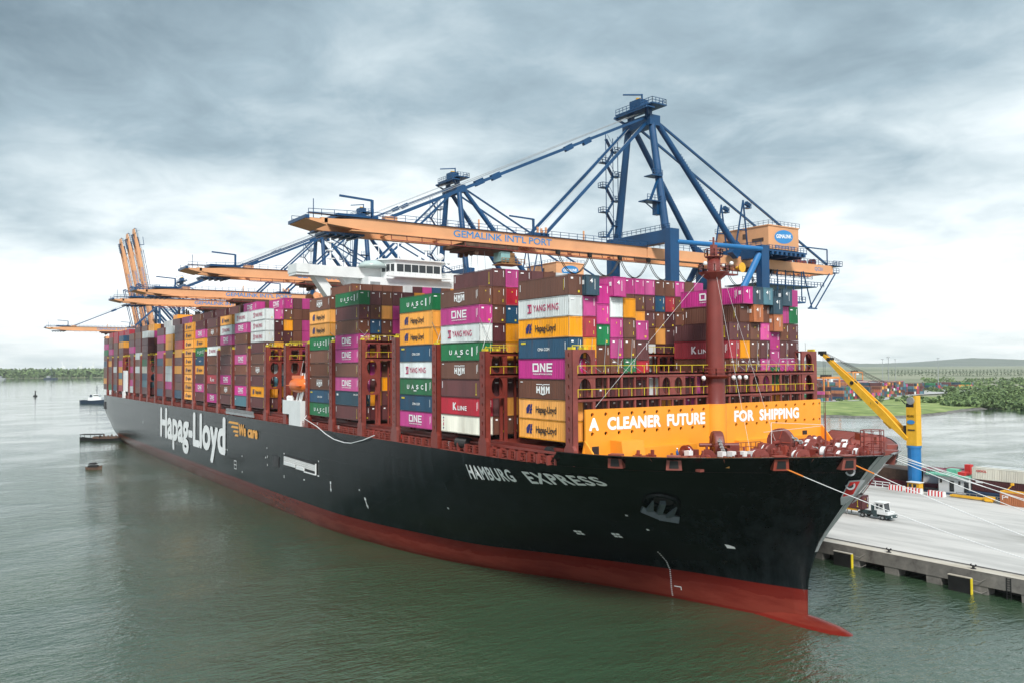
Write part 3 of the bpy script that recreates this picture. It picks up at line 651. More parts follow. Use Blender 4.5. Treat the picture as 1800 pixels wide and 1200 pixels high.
# bow emblem: red shield with a white three-towered castle on both bows
m_silver = paint('shield_grey', (0.42, 0.44, 0.46), 0.5, 0.06, 0.8)
for s in (-1, 1):
    def E_(a, b, off): return side(43.0 + 1.55 * a + 2.75 * b, 17.1 + 3.7 * b, s, off)
    def poly(mb, pts, off): mb.quad(*[E_(a, b, off) for a, b in pts])
    mb = MB(); out = [(-.12, .02), (.12, 0), (.32, .14), (.46, .35), (.5, .98), (.1, 1.0), (-.32, .98), (-.30, .3)]
    mb.quad(*[E_(a, b, .14) for a, b in out]); em = mb.build('bow_shield', m_silver, ship)
    mb = MB(); mb.quad(*[E_(a, b, .17) for a, b in ((-.26, .36), (.41, .38), (.44, .93), (.1, .95), (-.27, .93))]); mb.build('shield_field', m_redp, em)
    mb = MB()
    for a in (-.17, .06, .28): mb.quad(E_(a, .42, .20), E_(a + .1, .42, .20), E_(a + .1, .74 if a != .06 else .84, .20), E_(a, .74 if a != .06 else .84, .20))
    mb.quad(E_(-.18, .42, .205), E_(.38, .42, .205), E_(.38, .56, .205), E_(-.18, .56, .205)); mb.quad(E_(-.15, .08, .16), E_(.15, .06, .16), E_(.38, .34, .16), E_(-.24, .33, .16)); mb.build('castle_mark', m_wtext, em)
# panama fairlead boxes overhanging the bulwark, with eye holes
for s in (-1, 1):
    for x in (28.0, 34.0, 42.2, 46.6):
        q = side(x, 23.3, s, 0); p2 = side(x + .8, 23.3, s, 0); t = (p2 - q).normalized(); n = Vector((0, 0, 1)).cross(t); n = n if n.y * s > 0 else -n
        c = Vector((q.x, q.y, 22.9)); mb = MB()
        def B(a, d, z): return c + t * a + n * d + Vector((0, 0, z))
        w, w2 = .85, 1.0
        mb.hexa([B(-w2, -.8, -.55), B(w2, -.8, -.55), B(w2, .28, -.55), B(-w2, .28, -.55), B(-w, -.8, 1.25), B(w, -.8, 1.25), B(w, .6, 1.25), B(-w, .6, 1.25)])
        fl = mb.build('fairlead_box', m_deckf, ship)
        mb = MB(); mb.hexa([B(-.6, .3, -.3), B(.6, .3, -.3), B(.6, .40, -.3), B(-.6, .40, -.3), B(-.5, .46, .65), B(.5, .46, .65), B(.5, .56, .65), B(-.5, .56, .65)]); mb.build('fairlead_opening', m_dark, fl)
for (x, z) in ((46.0, 22.0), (44.9, 20.0)):
    p = side(x, z, -1, 0); n = Vector((.55, -.8, 0)).normalized(); mb = MB(); mb.tube(p - n * .3, p + n * .22, .62, 14); k = mb.build('hawse_lip', m_silver, ship); mb = MB(); mb.tube(p, p + n * .24, .4, 12); mb.build('hawse_bore', m_black, k)
mb = MB(); mb.box(35.8, 36.6, -20.6, -19.9, 22.2, 22.5); mb.build('bulwark_port', m_deckf, ship)
for x in (37.5,):
    p = side(x, 22.6, -1, .05); mb = MB(); mb.quad(p + Vector((-.5, -.05, 0)), p + Vector((.5, -.05 + .3, 0)), p + Vector((.5, -.05 + .3, .35)), p + Vector((-.5, -.05, .35))); mb.build('pink_cover', m_otext, ship)

# ---- breakwater
SX = 20.55
mb = MB(); ys = [-25.9 + i * (25.0 / 10.5) for i in range(11)]
cells = []
wd = 2.44
y = -26.0
while y < 25.9:
    if abs(y + wd / 2) < 1.3: y1 = y + wd; mb.box(SX, SX + .3, y, y1, 26.2, 29.5)
    else:
        y1 = min(26.0, y + wd)
        mb.holed(y, y1, 27.95, 29.5, (y + y1) / 2, 28.75, .28, .28, SX, SX + .3); mb.holed(y, y1, 25.3, 26.9, (y + y1) / 2, 26.1, .28, .28, SX, SX + .3); mb.box(SX, SX + .3, y, y1, 26.9, 27.95)
        mb.box(SX, SX + .3, y, y1, 25.0, 25.3) if 0 else None
    y = y1
mb.prism([(-26, 25.3), (26, 25.3), (26.4, 23.6), (27.3, 21.9), (-27.3, 21.9), (-26.4, 23.6)], SX, SX + .3, 'x')
mb.hexa([(SX, -26.3, 21.9), (SX + 3.4, -25.9, 21.9), (SX + 3.4, -25.6, 21.9), (SX, -26.0, 21.9), (SX, -26.1, 25.2), (SX + .4, -26.2, 25.2), (SX + .4, -26.0, 25.2), (SX, -26.0, 25.2)])
mb.hexa([(SX, 26.0, 21.9), (SX + 3.4, 25.6, 21.9), (SX + 3.4, 25.9, 21.9), (SX, 26.3, 21.9), (SX, 26.0, 25.2), (SX + .4, 26.0, 25.2), (SX + .4, 26.2, 25.2), (SX, 26.1, 25.2)])
mb.lathe([(1.62, 21.9), (1.62, 29.52), (1.5, 29.54)], (20.7, 0, 0), 'z', 28)
bw = mb.build('breakwater', m_orange, ship)
mb = MB(); mb.hexa([(SX + .3, -21.6, 22), (SX + 3.2, -21.6, 22), (SX + 3.2, -17.5, 22), (SX + .3, -17.5, 22), (SX + .3, -21.6, 25.1), (SX + 2.6, -21.6, 25.1), (SX + 2.6, -17.5, 25.1), (SX + .3, -17.5, 25.1)]); mb.build('store_housing', m_orange, ship)
mb = MB(); mb.box(SX + .3, SX + 1.9, -17.4, -6, 22, 23.9); mb.build('breakwater_stiffener', m_orange, bw); mb = MB(); mb.box(SX + .3, SX + 1.2, 4, 22, 22, 23.7); mb.build('breakwater_stiffener', m_orange, bw)
for yy in (-24.3, 21.5): mb = MB(); mb.box(SX + .24, SX + .36, yy - .6, yy + .6, 22.3, 24.4); mb.build('doorway', m_black, bw)
def slogan(txt, y0, y1):
    mb = MB(); put_text(mb, txt, lambda u, w: Vector((SX + .33, y0 + (y1 - y0) * u, 26.62 + 1.68 * w)), .05, 1.04, (.004, 0, 0)); return mb.build('breakwater_lettering', m_wtext, ship)
slogan('A', -25.4, -23.7); slogan('CLEANER', -22.1, -11.9); slogan('FUTURE', -10.6, -2.6); slogan('FOR', 4.0, 8.6); slogan('SHIPPING', 10.0, 20.0)
# ---- foremast
mb = MB(); mb.lathe([(1.5, 21.9), (1.48, 33), (1.2, 46), (1.0, 49.2), (1.0, 52.0)], (20.7, 0, 0), 'z', 28); mast = mb.build('foremast', m_mast, ship, smooth=True)
mb = MB(); mb.lathe([(1.05, 48.6), (2.3, 49.55), (2.4, 49.75), (1.0, 49.8)], (20.7, 0, 0), 'z', 10); mb.rail([(20.7 + 2.3 * math.cos(a * math.pi / 4), 2.3 * math.sin(a * math.pi / 4), 49.75) for a in range(9)], 1.1, 1.4, .05); mb.box(20.2, 21.2, 2, 5.0, 49.5, 49.7); mb.rail([(21.1, 2.5, 49.7), (21.1, 5, 49.7)], 1.1, 1, .05); mb.build('mast_platform', m_deck, mast)
mb = MB(); mb.lathe([(.9, 51.9), (1.4, 52.1), (1.4, 52.2)], (20.7, 0, 0), 'z', 12); mb.rail([(20.7 + 1.35 * math.cos(a * math.pi / 4), 1.35 * math.sin(a * math.pi / 4), 52.2) for a in range(9)], 1.1, 1.2, .05); mb.tube((20.7, 0, 52), (20.7, 0, 55.2), .16); mb.bar((20.7, -.9, 54.6), (20.7, .9, 54.6), .12); mb.box(20.4, 21, -.5, .5, 52.2, 54); mb.build('mast_top', m_deck, mast)
mb = MB(); mb.lathe([(.25, 0), (.3, .5), (.75, 1.1), (.8, 1.15)], (21.4, 4.4, 50.6), 'x', 14); mb.build('foghorn', m_yel, mast)
for yy, z in ((-2.9, 50.8), (3.0, 51.2), (1.2, 50.8)):
    mb = MB(); mb.lathe([(.05, -.3), (.3, -.15), (.34, .1), (.2, .32)], (21.6, yy, z), 'z', 12); mb.build('mast_lamp', m_white, mast)
mb = MB(); mb.lathe([(1.55, 33.4), (2.6, 33.8), (2.6, 33.9), (1.5, 33.95)], (20.7, 0, 0), 'z', 12); mb.rail([(20.7 + 2.5 * math.cos(a * math.pi / 4), 2.5 * math.sin(a * math.pi / 4), 33.9) for a in range(9)], 1.1, 1.4, .05); mb.build('mast_gallery', m_deck, mast)
for yy in (-3.3, 3.4, 4.8, 6.3): mb = MB(); mb.lathe([(.05, -.3), (.35, -.1), (.4, .1), (.1, .35)], (21.3, yy, 33.5), 'y', 10); mb.build('deck_lamp', m_white, ship)
mb = MB(); mb.tube((20.9, -.4, 52), (29.8, -3.1, 23.2), .02, 4); mb.build('forestay', m_rope, ship)
mb = MB(); mb.tube((21.0, 1.0, 51), (27.8, 5.4, 23.2), .02, 4); mb.build('forestay', m_rope, ship)
mb = MB(); mb.tube((20.5, -1.2, 50), (20.6, -24.0, 29.8), .02, 4); mb.build('forestay', m_rope, ship)
# ---- mooring gear on the foredeck
DZ = 21.9
def winch(x, y, rz, drums, big=False):
    w = bpy.data.objects.new('mooring_winch', None); COL.objects.link(w); w.parent = ship; w.location = Vector((x, y, DZ)) - wloc(ship); w.rotation_euler = (0, 0, rz); w.scale = (.86, .86, .86)
    def add(mb, nm, mt, sm=False, rec=True):
        me = mb.mesh(nm, mt, smooth=sm); bm = bmesh.new(); bm.from_mesh(me); bmesh.ops.recalc_face_normals(bm, faces=bm.faces); bm.to_mesh(me); bm.free()
        o = bpy.data.objects.new(nm, me); COL.objects.link(o); o.parent = w; return o
    L = sum(d for d, _ in drums) + .5; h = 1.25; y0 = -L / 2; mb = MB()
    mb.box(-1.1, 1.1, -L / 2 - .8, L / 2 + .8, 0, .28); mb.tube((0, -L / 2 - .7, h), (0, L / 2 + .7, h), .16, 10); mb.box(-.6, .75, L / 2 + .2, L / 2 + 1.3, .25, 1.6); mb.bar((-.8, -L / 2 - .2, .1), (0, -L / 2 - .2, 1.3), .25, .2); mb.bar((.8, -L / 2 - .2, .1), (0, -L / 2 - .2, 1.3), .25, .2); mb.lathe([(.45, 0), (.32, .3), (.5, .65)], (0, -L / 2 - 1.0, h), 'y', 14)
    add(mb, 'winch_frame', m_deck)
    yy = y0
    for d, ropey in drums:
        mb = MB(); mb.lathe([(1.15, 0), (1.18, .05), (1.18, .12), (.4, .14)], (0, yy, h), 'y', 22); mb.lathe([(.4, 0), (1.18, .02), (1.18, .1), (1.15, .14)], (0, yy + d - .14, h), 'y', 22); mb.bar((-.9, yy, .1), (-.15, yy, 1.2), .2, .16); mb.bar((.9, yy, .1), (.15, yy, 1.2), .2, .16); add(mb, 'drum_flange', m_deck)
        mb = MB(); n = max(4, int(d / .16)); pr = []
        for k in range(n): a = .14 + (d - .28) * k / n; st = (d - .28) / n; pr += [(.84, a), (.90, a + st * .5)]
        mb.lathe(pr + [(.84, d - .14)], (0, yy, h), 'y', 18); add(mb, 'rope_coil', m_rope if ropey else m_deck)
        yy += d
    return w
for a in ((23.9, -9.6, R(4), [(1.0, 1)]), (33.6, -6.0, R(60), [(1.1, 0), (1.7, 1)]), (36.9, -1.6, R(65), [(1.0, 1), (1.5, 1)]), (31.2, 7.4, R(78), [(1.2, 1), (1.4, 0)]), (36.0, 5.9, R(98), [(1.2, 0), (1.3, 1)]),
          (33.8, 12.6, R(104), [(1.2, 1), (1.3, 1)]), (30.0, 18.0, R(110), [(1.5, 1), (1.3, 0)]), (36.6, 11.0, R(100), [(1.6, 0)]), (27.2, 14.0, R(80), [(1.6, 1)]), (40.3, 2.6, R(90), [(1.1, 1)]), (30.2, -12.2, R(40), [(.9, 1)]), (29.0, 1.6, R(85), [(1.0, 0), (.9, 1)]), (24.6, 18.6, R(95), [(1.2, 1), (1.0, 0)]), (34.0, 2.2, R(75), [(.9, 1)]), (39.6, 7.4, R(100), [(1.2, 1)])): winch(*a)
def chain(mb, p, q, n, sag=.0, r=.09):
    p = Vector(p); q = Vector(q); d = (q - p) / n; up = Vector((0, 0, 1)); a = d.cross(up).normalized(); b = a.cross(d).normalized()
    for k in range(n):
        c = p + d * (k + .5) - up * sag * math.sin(math.pi * (k + .5) / n); e = d.normalized() * (d.length * .72); w = (a if k % 2 else b) * .2
        pts = [c - e, c - e * .6 + w, c + e * .6 + w, c + e, c + e * .6 - w, c - e * .6 - w, c - e]; mb.path(pts, r, 4)
for x, y, an in ((25.0, -4.6, R(-35)), (27.6, 6.6, R(12))):
    w = bpy.data.objects.new('windlass', None); COL.objects.link(w); w.parent = ship; w.location = Vector((x, y, DZ)) - wloc(ship); w.rotation_euler = (0, 0, an)
    for nm, mb, mt in (('gypsy_cover', MB().lathe([(.6, -.75), (1.95, -.7), (2.05, -.5), (2.05, .5), (1.95, .7), (.6, .75)], (0, 0, 1.9), 'y', 26), m_deck), ('windlass_frame', MB().box(-2.2, 2.2, -1.6, -1.0, 0, .5).box(-2.0, 2.0, 1.0, 1.6, 0, 1.5).box(-.9, 1.2, 1.6, 3.0, 0, 1.9).bar((-2.4, 0, .2), (-.8, 0, 2.2), .5, .4).bar((2.4, 0, .2), (.8, 0, 2.2), .5, .4).tube((0, -2.6, 1.9), (0, 3.2, 1.9), .28, 10), m_deck)):
        me = mb.mesh(nm, mt); bm = bmesh.new(); bm.from_mesh(me); bmesh.ops.recalc_face_normals(bm, faces=bm.faces); bm.to_mesh(me); bm.free(); o = bpy.data.objects.new(nm, me); COL.objects.link(o); o.parent = w
    mb = MB()
    for k in range(5): t = 2 * math.pi * k / 5; mb.bar((.5 * math.cos(t), -.8, 1.9 + .5 * math.sin(t)), (1.85 * math.cos(t), -.74, 1.9 + 1.85 * math.sin(t)), .14, .14)
    o = bpy.data.objects.new('cover_rib', mb.mesh('cover_rib', m_deckf)); COL.objects.link(o); o.parent = w
    mb = MB(); chain(mb, (.6, 0, 3.3), (7.0, -.3, .8), 16, .25, .1); o = bpy.data.objects.new('anchor_chain', mb.mesh('anchor_chain', m_grey)); COL.objects.link(o); o.parent = w
mb = MB(); mb.rail([(27.5, -16, DZ), (30.5, -9.5, DZ), (32.5, -3.5, DZ)], 1.2, 1.1, .045); mb.rail([(24.5, -1, DZ + .6), (25.5, 4.5, DZ + .6)], 1.3, 1.0, .045); mb.rail([(26, 10, DZ), (25, 20, DZ)], 1.2, 1.4, .045); mb.build('foredeck_railing', m_deckf, ship)
for x, y in ((30.6, -9.9), (31.2, -8.6), (32.0, -7.2), (32.6, -6.0), (27.0, -12.6)):
    mb = MB(); mb.box(x - .45, x + .45, y - .4, y + .4, DZ + 1.0, DZ + 1.7); k = mb.build('control_box', m_white, ship); mb = MB(); mb.box(x - .15, x + .15, y - .15, y + .15, DZ, DZ + 1.0); mb.build('box_stand', m_deck, k)
for k, (x, y) in enumerate(((24.6, -19.6), (29.8, -15.5), (35.4, -10.8), (38.4, -5.0), (40.6, 3.8), (39.5, 9), (34.5, 16.8), (42.8, -1), (26.5, 22.0))):
    mb = MB()
    for d in (-.55, .55): mb.lathe([(.33, 0), (.33, 1.1), (.42, 1.15), (.42, 1.3), (.1, 1.32)], (x + d * .8, y + d * .6, DZ), 'z', 12)
    mb.box(x - 1, x + 1, y - .8, y + .8, DZ - .02, DZ + .12); mb.build('mooring_bitts', m_deck, ship)
rd = random.Random(2)
for k in range(110):
    x = rd.uniform(23, 43); h = deck_half(x) - 2.2; y = rd.uniform(-h, h * .95) if h > 1 else 0
    mb = MB(); w, l, hh = rd.uniform(.12, .5), rd.uniform(.12, .6), rd.uniform(.3, 1.5); mb.box(x - w, x + w, y - l, y + l, DZ, DZ + hh); mb.tube((x, y, DZ + hh), (x, y, DZ + hh + rd.uniform(.1, .7)), rd.uniform(.1, .25), 8); mb.bar((x + w, y, DZ + .15), (x + w + rd.uniform(.5, 2), y + rd.uniform(-1, 1), DZ + .15), .12, .12); mb.build('deck_fitting', m_deck if k % 3 else m_deckf, ship)
mb = MB(); mb.tube((33.8, 8.8, DZ), (33.8, 8.8, 28.4), .17, 10, .1); mb.bar((33.8, 8.8, 26.5), (33.8, 8.8, 30.0), .06); mb.box(33.4, 34.2, 8.5, 9.1, DZ, DZ + 1.6); mb.build('bow_lamp_post', m_deck, ship)
mb = MB(); mb.tube((33.8, 8.8, 26.6), (29.5, 2.0, 27.0), .03, 4); mb.tube((29.5, 2.0, 27.0), (29.5, 2.0, DZ + .5), .05, 5); mb.tube((33.8, 8.8, 26.5), (26.5, 4, 25.3), .03, 4); mb.build('signal_stay', m_rope, ship)
mb = MB()
for a in range(8): t = math.pi * 2 * a / 8; mb.bar((38.6 + 1.4 * math.cos(t), 13.0 + 1.9 * math.sin(t), DZ + .8), (38.6 + 1.4 * math.cos(t), 13.0 + 1.9 * math.sin(t), DZ + 4.0), .09)
for z in (1.4, 2.3, 3.2, 4.0): mb.path([(38.6 + 1.4 * math.cos(math.pi * a / 4), 13.0 + 1.9 * math.sin(math.pi * a / 4), DZ + z) for a in range(9)], .055, 4)
mb.box(37.2, 40, 11.1, 14.9, DZ, DZ + .8); mb.build('watch_cage', m_deck, ship)
# main deck edge: rails, ventilators and side coamings under the stacks
mb = MB(); mb.rail([(-348, -30.1, 21.9), (-76, -30.1, 21.9)], 1.15, 3.0, .04, 2); mb.rail([(-74, -30.15, 21.9), (18.4, -29.2, 21.9)], 1.15, 1.5, .04, 2); mb.build('side_railing', m_deckf, ship)
mb = MB(); mb.box(-348, 17.8, -27.6, 27.6, 21.9, 24.0); mb.build('hatch_coaming', m_deck, ship)
mb = MB()
for k in range(150): x = -345 + k * 2.43; mb.box(x, x + .25, -29.9, -27.6, 21.9, 23.2)
for k in range(60): x = -76 + k * 1.6; mb.tube((x, -29.4, 22.0), (x, -29.4, 22.0 + .4 + (k % 3) * .3), .18, 6)
mb.box(-348, 18, -29.2, -29.0, 22.9, 23.05); mb.box(-348, 18, -28.7, -28.3, 23.3, 23.6)
mb.build('deck_stiffeners', m_deck, ship, kind='stuff')
for k in range(14):
    x = -70 + k * 5.9; mb = MB(); mb.box(x, x + .5, -29.3, -28.9, 22.4, 23.1); mb.build('fire_box', m_redp if k % 2 else m_white, ship)
mb = MB(); mb.lathe([(.3, -1.4), (1.0, -1.3), (1.0, 1.3), (.3, 1.4)], (15.0, -26.8, 23.2), 'y', 16); mb.lathe([(.3, 0), (.9, .1), (.9, .9), (.3, 1.0)], (17.5, -26.8, 23.2), 'y', 16); mb.build('hose_reel', m_dark, ship)
mb = MB()
for k in range(8): mb.lathe([(.8, 0), (.95, .1), (.8, .2)], (-8.2 + k * .42, -28.9, 23.2), 'x', 14)
mb.build('coiled_hose', m_dark, ship)
mb = MB(); pts = [(-73.6, -30.4, 24.6), (-73.3, -31, 23.9), (-65, -31.2, 22.6), (-60, -31.2, 21.3), (-55.5, -31.2, 20.5), (-50, -31.2, 20.2), (-46.5, -31.2, 20.35), (-41, -31.2, 21.3), (-36.8, -30.6, 22.5)]; mb.path(pts, .09, 6); mb.build('hose_line', m_rope, ship)

# ---- bays
PB = 15.18
def front(n):
    if n == 0: return 19.2
    n -= 1
    if n <= 4: return -PB * n
    x = -PB * n + PB - 13.88
    if n >= 20: x += PB - 11.95
    return x
NB = 26          # bay 0 is the foremost; 1..5 ahead of the bridge; 6 is the gap of the accommodation
ZB = 24.8; TH = 2.9; RP = 2.5
bays = [n for n in range(NB) if n != 6]
def lashing_bridge(x, yh, ztop, zmid, y_port=None, full=True, frontal=False):
    mb = MB(); d = .62; yp = y_port or yh
    for s, ye in ((-1, yh), (1, yp)):
        y0, y1 = (ye * s, (ye - 1.0) * s)
        for xx in (x - d, x + d): mb.box(xx - .12, xx + .12, y0, y1, 21.9, ztop)
        mb.box(x - d, x + d, y0, y0 - s * .14, 21.9, ztop - .15) if s > 0 else None
    # the wide outboard post face, built with slots
    z = 24.6; y0 = -yh
    slots = []
    while z < ztop - 1.2: slots.append((z, z + 1.45)); z += 1.45
    for a, b in slots: mb.holed(x - d - .12, x + d + .12, a, b, x, (a + b) / 2, .16, .36, y0 - .02, y0 + .1, 'y', 8)
    mb.box(x - d - .12, x + d + .12, y0 - .02, y0 + .1, slots[-1][1], ztop)
    mb.prism([(x - 1.15, 21.9), (x + 1.15, 21.9), (x + 1.15, 24.0), (x + .75, 24.6), (x - .75, 24.6), (x - 1.15, 24.0)], y0 - .05, y0 + .5, 'y')
    # arched wing frames next to the posts
    for s, ye in ((-1, yh), (1, yp)):
        a0, a1 = sorted((s * (ye - 1.0), s * (ye - 3.6)))
        for xx in (x + d,):
            zz = ztop
            while zz - 3.6 > 28.5: mb.holed(a0, a1, zz - 3.6, zz, (a0 + a1) / 2, zz - 1.85, 1.08, 1.5, xx - .12, xx + .12, 'x', 16); zz -= 3.6
        for xx in (x - d, x + d): mb.box(xx - .15, xx + .15, s * (ye - 3.6), s * (ye - 4.1), 21.9, ztop)
        if ztop > zmid + 1: mb.box(x - d, x + d, s * (ye - 1), s * (ye - 4.1), ztop - .25, ztop - .02)
    ymax = yp - 4.0
    y = -yh + 6.5; k = 0
    while y < ymax:
        wide = (abs(y + 9) < 1.3 or abs(y - 10) < 1.3) and full
        for xx in (x - d, x + d): mb.box(xx - .14, xx + .14, y - .16, y + .16, 24, zmid)
        if frontal and wide:
            for s in (-1, 1): a0, a1 = sorted((y + s * .16, y + s * 2.34)); mb.holed(a0, a1, 30.4, zmid, (a0 + a1) / 2, 32.5, .85, 1.25, x + d - .1, x + d + .12, 'x', 16)
        y += RP; k += 1
    lv = [zmid, zmid - 3.25]
    for z in lv: mb.box(x - d - .2, x + d + .2, -yh + 1, yp - 1, z - .45, z - .2); mb.box(x + d + .02, x + d + .2, -yh + 1, yp - 1, z - .75, z - .2)
    lb = mb.build('lashing_bridge', m_deck, ship)
    mb = MB()
    for z in lv: mb.rail([(x + d + .15, -yh + 1, z - .2), (x + d + .15, yp - 1, z - .2)], 1.1, 2.5, .035, 0)
    mb.rail([(x + d + .1, -yh + .1, ztop), (x + d + .1, -yh + 4.1, ztop)], .55, 1.3, .05, 0)
    for yy in (-yh + .5, -yh + 2.4, yp - .5): mb.box(x - .6, x + .7, yy - .2, yy + .2, ztop, ztop + .35)
    mb.build('railing', m_rail, lb)
    return lb
lashing_bridge(19.75, 28.0, 37.7, 34.6, 25.6, frontal=True)
for n in bays[1:]:
    zt = 37.8 if n == 1 else (39.2 if n == 2 else 40.8)
    lashing_bridge(front(n) + 1.45, 30.4, zt, zt)
lashing_bridge(front(6) + 1.0, 30.4, 40.8, 40.8)
mb = MB(); rr = random.Random(4)
for r in range(21):      # lashing rods crossed in front of the foremost bay
    y = -27.5 + RP * r
    if 6 <= r <= 12: continue
    for a, b, z in ((.2, 2.2, 36.4), (2.2, .2, 36.4), (.2, 1.6, 39.2)):
        if rr.random() < .8: mb.tube((20.45, y + a, 34.6), (19.35, y + b, z), .04, 4)
for n in range(1, 8):
    if n in (3, 7, 6): continue
    x = front(n); mb.tube((x + .75, -30, 40.8 if n > 2 else 37.8), (x + .1, -27.8, 43), .04, 4); mb.tube((x + .75, -27.8, 40.8 if n > 2 else 37.8), (x + .1, -30, 43), .04, 4)
mb.build('lashing_rods', m_grey, ship, kind='stuff')

# ---- accommodation block, bridge, funnel, lifeboat (parts of the ship)
ac = bpy.data.objects.new('accommodation_block', None); COL.objects.link(ac); ac.parent = ship; ac.location = Vector((-82, 0, 21.9)) - wloc(ship)
def apart(mb, nm, mt, p=ac, sm=False): return mb.build(nm, mt, p, smooth=sm, recalc=sm)
mb = MB(); mb.box(-88.2, -77.2, -13.5, 13.5, 21.9, 57.4); mb.box(-87, -78.5, -20, 20, 21.9, 50)
for s in (-1, 1):
    mb.prism([(s * 13.4, 50), (s * 17, 50), (s * 17, 57.3), (s * 13.4, 57.3)], -84.6, -82.2, 'x'); mb.prism([(s * 16.9, 50), (s * 20.2, 50), (s * 25.5, 57.3), (s * 23.0, 57.3)], -84.8, -82.0, 'x')
    mb.prism([(s * 16.9, 57.3), (s * 18.4, 57.3), (s * 16.9, 55.6)], -84.6, -82.2, 'x')
apart(mb, 'tower_block', m_white)
mb = MB(); mb.box(-86, -80.6, -30.3, 30.3, 57.3, 59.9); mb.box(-86.4, -80.3, -30.4, -27.4, 57.9, 60.0); mb.box(-86.4, -80.3, 27.4, 30.4, 57.9, 60.0); apart(mb, 'bridge_wing', m_white)
mb = MB(); mb.prism([(-8.8, -80), (-6.5, -76.6), (6.5, -76.6), (8.8, -80), (8.8, -87), (-8.8, -87)], 57.4, 61.9, 'z')
mb.v = [(z, x, y) if False else (b, a, c) for a, b, c in mb.v]; wh = apart(mb, 'wheelhouse', m_white)
mb = MB(); mb.prism([(-9.6, -79.6), (-6.9, -75.9), (6.9, -75.9), (9.6, -79.6), (9.6, -87.6), (-9.6, -87.6)], 61.9, 62.2, 'z'); mb.v = [(b, a, c) for a, b, c in mb.v]; apart(mb, 'wheelhouse_roof', m_white, wh)
mb = MB(); mb.box(-76.59, -75.4, -9, 9, 57.6, 57.9); mb.rail([(-75.5, -9, 57.9), (-75.5, 9, 57.9)], .9, 1.5, .05); apart(mb, 'walkway', m_white)
for k in range(6):
    y = -6.1 + k * 2.07; mb = MB(); mb.box(-76.61, -76.56, y, y + 1.85, 59.0, 60.9); apart(mb, 'window', m_glass, wh)
for s in (-1, 1):
    for k in range(3):
        t0, t1 = .08 + k * .31, .08 + k * .31 + .24; mb = MB()
        def Q(t, z): return (-76.57 - 3.4 * t, s * (6.53 + 2.3 * t), z)
        mb.quad(Q(t0, 59), Q(t1, 59), Q(t1, 60.9), Q(t0, 60.9)); apart(mb, 'window', m_glass, wh)
for y in (-13.0, 11.2): mb = MB(); mb.box(-77.19, -77.1, y, y + 2.6, 54.6, 56.2); apart(mb, 'wall_recess', m_grey)
mb = MB(); mb.lathe([(3.6, 0), (3.3, .9), (2.2, 1.6), (.3, 1.95)], (-80.5, -11.0, 59.9), 'z', 14); apart(mb, 'wing_canopy', paint('canopy_glass', (0.45, 0.55, 0.53), .2, .05, 1), ac, True)
mb = MB(); mb.tube((-82, -3, 62.2), (-82, -3, 68), .18); mb.bar((-82, -5, 67), (-82, -1, 67), .2); mb.bar((-82, -4, 65), (-82, -2, 65), .5, .2); mb.tube((-83, 5.5, 62.2), (-83, 5.5, 69.5), .35, 8, .15); mb.box(-83.6, -82.4, 4.2, 6.8, 65.8, 66.0); mb.tube((-83, -8, 62), (-83, -8, 66), .1); mb.bar((-83, -9.4, 66), (-83, -6.6, 66), .2, .3)
mb.tube((-84, -20.5, 59.9), (-84, -20.5, 69.5), .28, 8, .12)
for z in (62, 64, 66, 68): mb.box(-84.6, -83.4, -21.4, -19.6, z, z + .15)
mb.bar((-84, -20.5, 69), (-84, -16, 60), .05); apart(mb, 'radar_mast', m_white)
for y, z, r in ((8.2, 63.9, .95), (2.0, 63.2, .5), (10.6, 62.5, .5), (-1.0, 62.9, .35)):
    mb = MB(); mb.lathe([(.1, -r), (r * .8, -r * .55), (r, 0), (r * .8, r * .6), (.1, r)], (-80, y, z), 'z', 14); mb.tube((-80, y, 62), (-80, y, z - r * .7), .2); apart(mb, 'radome', m_white, ac, True)
for k in range(20):
    y = -26 + k * 2.6; mb = MB(); mb.box(-83.4, -82.8, y, y + .3, 59.9, 60.4)
    if k % 3 == 0: apart(mb, 'wing_light', m_grey)
fu = bpy.data.objects.new('funnel', None); COL.objects.link(fu); fu.parent = ship; fu.location = Vector((-306, 0, 21.9)) - wloc(ship)
mb = MB(); mb.box(-312, -303.5, -8.3, 8.3, 55.3, 60.6); apart(mb, 'funnel_casing', m_orange, fu); mb = MB(); mb.box(-311.5, -304, -8.6, 7.8, 21.9, 55.2); apart(mb, 'engine_casing', m_white, fu)
for y, h, r in ((-7, 2.6, .5), (-4.8, 2.2, .35), (-3.7, 2.9, .4), (-2.8, 2.3, .4), (1.5, 1.9, 1.3), (5.2, 2.2, .4), (6.1, 2.7, .4), (6.9, 2.4, .3)): mb = MB(); mb.tube((-306, y, 60.5), (-306, y, 60.5 + h), r, 12); apart(mb, 'exhaust_pipe', m_dark, fu)
mb = MB(); mb.box(-311, -305, -30.4, -29.4, 25, 34.5); mb.box(-310.3, -305.7, -30.45, -30.38, 26.2, 28); mb.box(-309.5, -306.5, -31, -30, 22, 25); apart(mb, 'davit_frame', m_white, fu)
lb = bpy.data.objects.new('lifeboat_station', None); COL.objects.link(lb); lb.parent = ship; lb.location = Vector((-83, -29, 21.9)) - wloc(ship)
mb = MB(); mb.box(-84.9, -77.2, -30.55, -29.0, 21.9, 27.7); mb.box(-89.4, -84.9, -30.55, -29.0, 24.4, 27.7); apart(mb, 'davit_housing', m_white, lb)
mb = MB()
for x in (-80.5, -78.7, -77.6): mb.bar((x - 1.2, -29.8, 27.7), (x + .6, -29.6, 31), .3, .3); mb.bar((x + .6, -29.6, 31), (x + .6, -29.0, 34.2), .28, .28)
mb.tube((-79.5, -29.8, 33), (-77.0, -29.9, 37), .06, 4)
